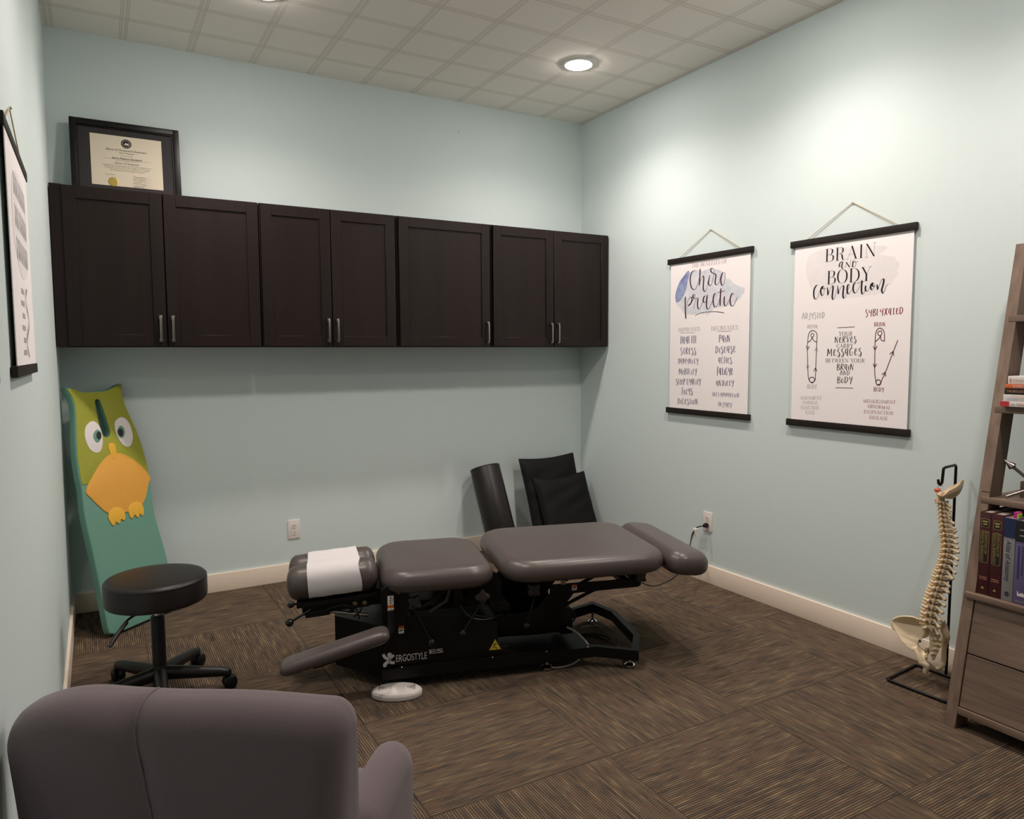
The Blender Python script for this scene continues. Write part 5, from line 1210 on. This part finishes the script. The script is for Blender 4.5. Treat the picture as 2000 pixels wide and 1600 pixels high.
    MB().lathe([(.0052, 0), (.0052, .004), (.003, .005)], M['ink_grey'], 14, Matrix.Translation(sp(-.047, .197, -.055)) @ (-SV).to_track_quat('Z', 'Y').to_matrix().to_4x4()).build('screw', t, world=True)
    b = MB(); hr = sm2(D['hipR'], 3, True)
    up = [p for p in D['hipR']]
    b.tube([sp(.033, .270, .03), sp(.034, .235, .035), sp(.046, .205, .035), sp(.042, .172, .04), sp(.040, .14, .04), sp(.040, .105, .04), sp(.038, .078, .035)], [.007, .014, .016, .012, .010, .011, .010], M['bone'], 12, smooth=3)
    b.tube([sp(.040, .085, .035), sp(.030, .066, .03), sp(.008, .062, .03), sp(-.010, .070, .04), sp(-.024, .076, .05)], [.011, .009, .009, .0075, .006], M['bone'], 10, smooth=3)
    b.plate([(.028, .262), (.036, .275), (.052, .235), (.058, .205), (.050, .175), (.036, .18), (.03, .215)], -.006, .006, M['bone'], lambda a, z, d: sp(a, z, .04 + d + (a - .03) * 1.2))
    b.tube([sp(.036, .16, .045), sp(.0, .125, .10), sp(-.02, .09, .11), sp(-.024, .074, .06)], [.008, .007, .0065, .006], M['bone'], 8, smooth=3)
    b.tube([sp(-.03, .125, .02), sp(-.015, .135, .07), sp(-.02, .10, .10)], [.007, .006, .006], M['bone'], 8, smooth=3)
    remesh(b.build('hip_bone', t, world=True), .0032, 5)
    b = MB(); b.plate(D['sacrum'], -.010, .010, M['bone'], lambda a, z, d: sp(a, z, d + 1.2 * (z - .17) ** 2))
    for k in range(5):
        z = .222 - k * .021; a = .004 + .010 * math.sin(k * .8); b.sphere(sp(a, z, -.012), .0075 - .0008 * k, M['bone'], 10)
        for sg in (-1, 1): b.sphere(sp(a + sg * (.014 - .0016 * k), z - .004, -.009), .005, M['amber'] if False else M['bone'], 8)
    remesh(b.build('sacrum', t, world=True), .003, 3)
spine()

# ------------------------------------------------------------------ ladder bookshelf
SL = .193
YL, YR = -3.010, -3.72
def fx(z): return -.471 + SL * z                     # leaning front line
def shelf():
    t = thing('ladder_bookshelf', 'grey-brown wood-grain ladder bookshelf with drawers leaning on the right wall', 'bookshelf', (-.24, (YL + YR) / 2, 0))
    W, H = M['shelf_wood'], M['shelf_wood_h']
    ZT = 1.79
    for y0, y1 in ((YL - .040, YL), (YR, YR + .040)):
        b = MB(); d = .085
        vs = [(fx(z) + e, y, z) for z in (0, ZT) for y in (y0, y1) for e in (0, d)]
        fs = [[0, 1, 3, 2], [4, 6, 7, 5], [0, 2, 6, 4], [1, 5, 7, 3], [0, 4, 5, 1], [2, 3, 7, 6]]
        b.add(vs, fs, W); s = b.build('side_post', t, world=True, smooth=False)
        m = s.modifiers.new('edge', 'BEVEL'); m.width = .0015; m.segments = 2
        if y1 == YL:
            g = MB()
            for z in (.825, .864): g.box((fx(z) - .0006, y0 + .002, z), (fx(z) + .002, YL - .012, z + .0025), M['dark_slot'])
            g.build('joint_line', s, world=True, smooth=False)
    for z, th in ((1.521, .024), (1.184, .026), (.846, .022)):
        x0 = fx(z) - .006
        MB().box((x0, YR + .014, z - th), (-.004, YL - .014, z), H, .0015).build('shelf_board', t, world=True)
    zt, zb = .496, .082
    MB().box((fx(zt) - .016, YR + .008, zt - .022), (-.02, YL - .010, zt), H, .002).build('shelf_board', t, world=True)
    # drawer case
    b = MB()
    for y0, y1 in ((YL - .060, YL - .042), (YR + .042, YR + .060)):
        vs = [(x, y, z) for z, xa in ((zb, fx(zb) + .02), (zt - .022, fx(zt) + .02)) for y in (y0, y1) for x in (xa, -.03)]
        b.add(vs, [[0, 1, 3, 2], [4, 6, 7, 5], [0, 2, 6, 4], [1, 5, 7, 3], [0, 4, 5, 1], [2, 3, 7, 6]], W)
    b.box((-.034, YR + .05, zb), (-.022, YL - .05, zt - .02), W); b.build('drawer_case', t, world=True, smooth=False)
    MB().box((fx(zb) - .004, YR + .040, zb - .028), (-.03, YL - .040, zb - .002), H, .0015).build('bottom_rail', t, world=True)
    for z0, z1 in ((.2785, .470), (.083, .2735)):
        b = MB(); y0, y1 = YR + .043, YL - .043
        vs = [(fx(z) + e, y, z) for z in (z0, z1) for y in (y0, y1) for e in (.003, .020)]
        b.add(vs, [[0, 1, 3, 2], [4, 6, 7, 5], [0, 2, 6, 4], [1, 5, 7, 3], [0, 4, 5, 1], [2, 3, 7, 6]], H)
        d = b.build('drawer', t, world=True, smooth=False); m = d.modifiers.new('edge', 'BEVEL'); m.width = .0015; m.segments = 2
shelf()

# books --------------------------------------------------------------
def book(label, y0, y1, z0, z1, x0, depth, cover, group, deco, name='book', extra=None, pages_top=True):
    """spine faces -x at x0; y0>y1"""
    t = thing(name, label, 'book', ((x0 + depth / 2), (y0 + y1) / 2, z0), 0, group)
    b = MB(); c = .0025
    lying = (z1 - z0) < (y0 - y1)
    if not lying:
        b.box((x0, y1, z0), (x0 + .006, y0, z1), cover, .0015); b.box((x0 + .002, y1, z0), (x0 + depth, y1 + c, z1), cover); b.box((x0 + .002, y0 - c, z0), (x0 + depth, y0, z1), cover)
        b.build('cover', t, world=True)
        MB().box((x0 + .005, y1 + c, z0 + .003), (x0 + depth - .006, y0 - c, z1 - .004), M['pages']).build('pages', t, world=True)
    else:
        b.box((x0, y1, z0), (x0 + .004, y0, z1), cover, .001); b.box((x0 + .002, y1, z0), (x0 + depth, y0, z0 + .0012), cover); b.box((x0 + .002, y1, z1 - .0012), (x0 + depth, y0, z1), cover)
        b.build('cover', t, world=True)
        MB().box((x0 + .003, y1 + .002, z0 + .0012), (x0 + depth - .003, y0 - .002, z1 - .0012), M['pages']).build('pages', t, world=True)
    g = MB(); deco(g, x0 - .0006, y0, y1, z0, z1); g.build('spine_lettering', t, world=True, smooth=False)
    return t
def vt(g, s, m, x, yc, ztop, ln, h, shear=0.0):
    g.text(s, m, (x, yc + h / 2, ztop), (0, 0, -1), (0, -1, 0), h=h, w=ln, shear=shear, align='L')
def ht(g, s, m, x, ystart, z, w, h, shear=0.0): g.text(s, m, (x, ystart, z), (0, -1, 0), (0, 0, 1), h=h, w=w, shear=shear, align='L')
def fyx(x): return lambda a, b_, d: (x - d, a, b_)
def radiology(g, x, y0, y1, z0, z1):
    yc = (y0 + y1) / 2; G = M['gold_ink']; h = z1 - z0
    def rr(zc, hh, hw, m, d0=0.0): g.plate(rrect(hw, hh, min(hw, hh) * .45, 5, yc, zc), d0, d0 + .0003, m, fyx(x))
    rr(z1 - .040, .0165, .0135, G); rr(z1 - .040, .0150, .0122, M['label_black'], .0004)
    for k in (0, 1): g.box((x - .0012, yc - .0088 + .002 * k, z1 - .037 - k * .010), (x - .0009, yc + .0088 - .002 * k, z1 - .031 - k * .010), G)
    rr(z1 - .128, .0590, .0145, G); rr(z1 - .128, .0575, .0132, M['label_black'], .0004)
    vt(g, 'ESSENTIALS OF', G, x - .0010, yc - .0058, z1 - .073, .080, .0090); vt(g, 'SKELETAL RADIOLOGY', G, x - .0010, yc + .0058, z1 - .073, .110, .0090)
    for z_ in (z0 + .064, z0 + .057):
        for k in range(7): g.box((x - .0008, yc - .013 + .0038 * k, z_), (x - .0004, yc - .0105 + .0038 * k, z_ + .003), M['bk_text_o'])
    g.plate([(yc - .006, z0 + .022), (yc + .006, z0 + .022), (yc + .003, z0 + .027), (yc, z0 + .031), (yc - .003, z0 + .027)], 0, .0003, G, fyx(x - .0003))
def atlas(g, x, y0, y1, z0, z1):
    g.box((x - .0004, y1, z1 - .070), (x, y0, z1), M['navy']); vt(g, 'Atlas of Anatomy', M['navy'], x - .0010, (y0 + y1) / 2, z1 - .080, .150, .017, .25)
    yc = (y0 + y1) / 2
    for k in range(6): g.lathe([(.0032, 0), (.0032, .0003)], M['navy'], 10, Matrix.Translation((x, yc + .005 * math.cos(k * PI / 3), z0 + .026 + .006 * math.sin(k * PI / 3))) @ Matrix.Rotation(R(-90), 4, 'Y'))
def lilac(g, x, y0, y1, z0, z1):
    yc = (y0 + y1) / 2
    g.box((x - .0004, y1, z1 - .075), (x, y0, z1), M['label_black']); 
    for dy, n_, w_ in ((.010, 16, .0055), (-.002, 14, .004)):
        for k in range(n_): g.box((x - .0010, yc + dy, z1 - .095 - .0075 * k), (x - .0006, yc + dy + w_, z1 - .090 - .0075 * k), M['navy'])
    for k in range(9): g.box((x - .0010, yc - .016 + .0036 * k, z0 + .010), (x - .0006, yc - .0135 + .0036 * k, z0 + .014), M['bk_grey'])
    for k in (0, 1): g.box((x - .0010, yc - .012, z1 - .055 + k * .02), (x - .0006, yc + .012, z1 - .050 + k * .02), M['bk_grey'])
    g.plate([(yc - .012, z0 + .030), (yc + .012, z0 + .030), (yc + .012, z0 + .050), (yc + .006, z0 + .038), (yc - .004, z0 + .044), (yc - .012, z0 + .038)], 0, .0003, M['bk_white'], fyx(x))
GB = 'upright books on the drawer top'; zb_ = .4965
book('leftmost maroon and gold textbook standing against the bookshelf post', -3.052, -3.0905, zb_, .802, -.368, .235, M['maroon'], GB, radiology)
book('second maroon and gold textbook, beside the grey and navy atlas', -3.0925, -3.134, zb_, .802, -.370, .235, M['maroon'], GB, radiology)
t_ = book('grey and navy anatomy atlas standing with paper notes sticking out of it', -3.1360, -3.1740, zb_, .797, -.372, .225, M['bk_grey'], GB, atlas)
MB().box((-.345, -3.166, .78), (-.315, -3.152, .815), M['pink_note']).build('paper_note', t_, world=True)['label'] = 'magenta paper note'
MB().box((-.355, -3.1735, .78), (-.330, -3.1685, .812), M['green_note']).build('paper_note', t_, world=True)['label'] = 'yellow-green paper note'
book('lilac and black handbook standing right of the grey atlas', -3.1760, -3.226, zb_, .795, -.374, .225, M['bk_lilac'], GB, lilac)
GS = 'stack of paperbacks on the middle shelf'; zs = 1.185
def d_red(g, x, y0, y1, z0, z1): g.box((x - .0004, y0 - .030, z0), (x, y0, z1), M['bk_red']); g.ribbon(sm2([(y0 - .055 - .004 * k, z0 + .009 + .004 * math.sin(k * 2.1)) for k in range(12)], 4), lambda a, c, q: .0007, M['bk_red'], lambda a, c: (x - .0008, a, c)); g.box((x - .0008, y0 - .048, z0 + .008), (x - .0004, y0 - .036, z0 + .010), M['bk_grey'])
def d_ten(g, x, y0, y1, z0, z1): ht(g, '10-DAY', M['bk_text_b'], x - .0008, y0 - .014, z0 + .003, .042, .0105); ht(g, 'DETOX', M['bk_text_y'], x - .0008, y0 - .060, z0 + .003, .042, .0105); ht(g, 'THE BLOOD SUGAR', M['bk_text_o'], x - .0008, y0 - .024, z0 + .0165, .075, .0045)
def d_bio(g, x, y0, y1, z0, z1): ht(g, 'THE BIOLOGY OF', M['bk_text_o'], x - .0008, y0 - .008, z0 + .008, .075, .0085)
def d_exp(g, x, y0, y1, z0, z1): ht(g, 'EXPECTING', M['bk_white'], x - .0008, y0 - .028, z0 + .0035, .065, .0085)
def d_blood(g, x, y0, y1, z0, z1): ht(g, 'THE BLOOD SUGAR', M['bk_text_o'], x - .0008, y0 - .016, z0 + .011, .10, .008); g.box((x - .0006, y0 - .011, z0 + .008), (x - .0002, y0 - .007, z0 + .021), M['bk_text_o'])
stk = [(.0190, -3.054, -.272, M['bk_white'], d_red, 'white paperback with a red spine end at the bottom of the book stack'),
       (.0245, -3.061, -.268, M['bk_white'], d_ten, 'white paperback with pale blue and yellow lettering, second from the bottom of the stack'),
       (.0225, -3.064, -.266, M['label_black'], d_bio, 'black biology paperback in the middle of the book stack'),
       (.0150, -3.066, -.268, M['bk_orange'], d_exp, 'thin orange paperback second from the top of the book stack'),
       (.0290, -3.072, -.264, M['bk_white'], d_blood, 'thick cream paperback on top of the book stack')]
for th, y0, x0, cv, dc, lb in stk:
    book(lb, y0, y0 - .21, zs, zs + th, x0, .14, cv, GS, dc); zs += th + .0003

# arrow ornament ---------------------------------------------------------
def arrow():
    t = thing('arrow_ornament', 'pewter metal crossed arrow ornament standing on the shelf above the upright books', 'ornament', (-.25, -3.20, .847))
    A = Vector((-.25, -3.066, .986)); dirv = Vector((0.02, -.067, -.060)).normalized()
    for hd, dv in ((A, dirv), (Vector((-.235, -3.345, .985)), Vector((-.02, .067, -.060)).normalized())):
        e = hd + dv * ((hd.z - .856) / -dv.z)
        sh = MB().cyl(hd + dv * .03, e, .0055, M['pewter'], n=14).build('arrow_shaft', t, world=True)
        b = MB(); T = Matrix.Translation(hd) @ dv.to_track_quat('Z', 'Y').to_matrix().to_4x4()
        b.lathe([(.0006, 0), (.0145, .034), (.0150, .037), (.008, .040), (.006, .046)], M['pewter'], 20, T); b.build('arrow_head', sh, world=True)
        f = MB()
        for k in range(3):
            Tf = Matrix.Translation(e - dv * .055) @ dv.to_track_quat('Z', 'Y').to_matrix().to_4x4() @ Matrix.Rotation(k * 2 * PI / 3, 4, 'Z')
            f.plate([(.004, 0), (.018, .012), (.018, .045), (.004, .035)], -.0012, .0012, M['pewter'], lambda x, y, d: (x, d, y), (), 0, Tf)
        f.build('arrow_fletching', sh, world=True)
    c = Vector((-.30, -3.105, .858)); q = MB(); q.cyl(c, Vector((-.24, -3.205, .915)), .0055, M['pewter'], n=14); q.sphere(c, .0055, M['pewter'], 10); q.build('prop_leg', t, world=True)
arrow()
tag(MB().box((-.20, -3.175, .8465), (-.10, -3.100, .905), M['shelf_wood_h'], .002).build('wooden_block'), 'small brown wooden block behind the arrow ornament on the shelf', 'block')

# ------------------------------------------------------------------ armchair in the foreground
def armchair():
    rz = -math.atan2(.585, .811)
    t = thing('armchair', 'grey fabric armchair in the lower left foreground, seen from behind', 'armchair', (-3.068, -3.255, 0), rz)
    F = M['fabric']
    def fb(p):
        x, y, z = p
        xs = -.085 + (z - .80) * -.32
        g = math.exp(-((x - xs) / .018) ** 2)
        out = Vector((x, y, z))
        q_ = max(0.0, min(1.0, (.095 - y) / .07)); q_ = q_ * q_ * (3 - 2 * q_)
        if q_ > 0:
            out.y += .011 * g * q_
            if x < xs: out.y -= q_ * .010 * (1 - math.exp(-((x - xs) / .05) ** 2)); out.y += q_ * .0035 * math.sin((x * 1.4 + z) * 75) * max(0, min(1, (.76 - z) * 9)) * math.exp(-((x + .2) / .07) ** 2)
        k_ = min(.30, max(0, .83 - z))
        out.y -= .20 * k_ * q_
        if x < -.15: out.x += .34 * k_ * (-.15 - x) / .18
        out.z += -.03 * max(0, (-.17 - x) / .13) ** 2 + .0022 * math.sin(x * 18)
        out.y += .16 * max(0, abs(x) - .2) ** 1.5
        return out
    bk = MB().rcube((-.332, 0, .16), (.262, .115, .828), (.040, .052, .052), F, 44, None, fb).build('backrest', t, ang=80)
    from mathutils.bvhtree import BVHTree
    me = bk.data; bv = BVHTree.FromPolygons([v.co for v in me.vertices], [p.vertices for p in me.polygons]); pts = []
    for k in range(27):
        z = .17 + k * .024; h = bv.ray_cast(Vector((-.085 + (z - .80) * -.32, -.5, z)), Vector((0, 1, 0)))[0]
        if h: pts.append(h)
    for k in range(1, 7):
        y = pts[-1].y + .012
        h = bv.ray_cast(Vector((-.085, y, 1.2)), Vector((0, 0, -1)))[0]
        if h: pts.append(h)
    s = MB(); s.tube(pts, .0024, F, 6); s.build('back_seam', t)
    MB().rcube((-.235, .10, .22), (.235, .56, .43), (.05, .05, .05), F, 14).build('seat_cushion', t, ang=80)
    for sx in (-1, 1):
        xc = .235 if sx > 0 else -.235
        MB().rcube((xc - .045, .09, .14), (xc + .045, .42, .592), (.044, .06, .06), F, 18, None, lambda p: Vector((p.x, p.y, p.z - .35 * max(0, p.y - .30) ** 1.5 * (1 if p.z > .4 else 0)))).build('armrest', t, ang=80)
    for x in (-.2, .2):
        for y in (.06, .46): MB().cyl((x, y, .18), (x * 1.08, y * 1.02, .001), .016, M['black_metal'], .011, 14).build('leg', t)
armchair()
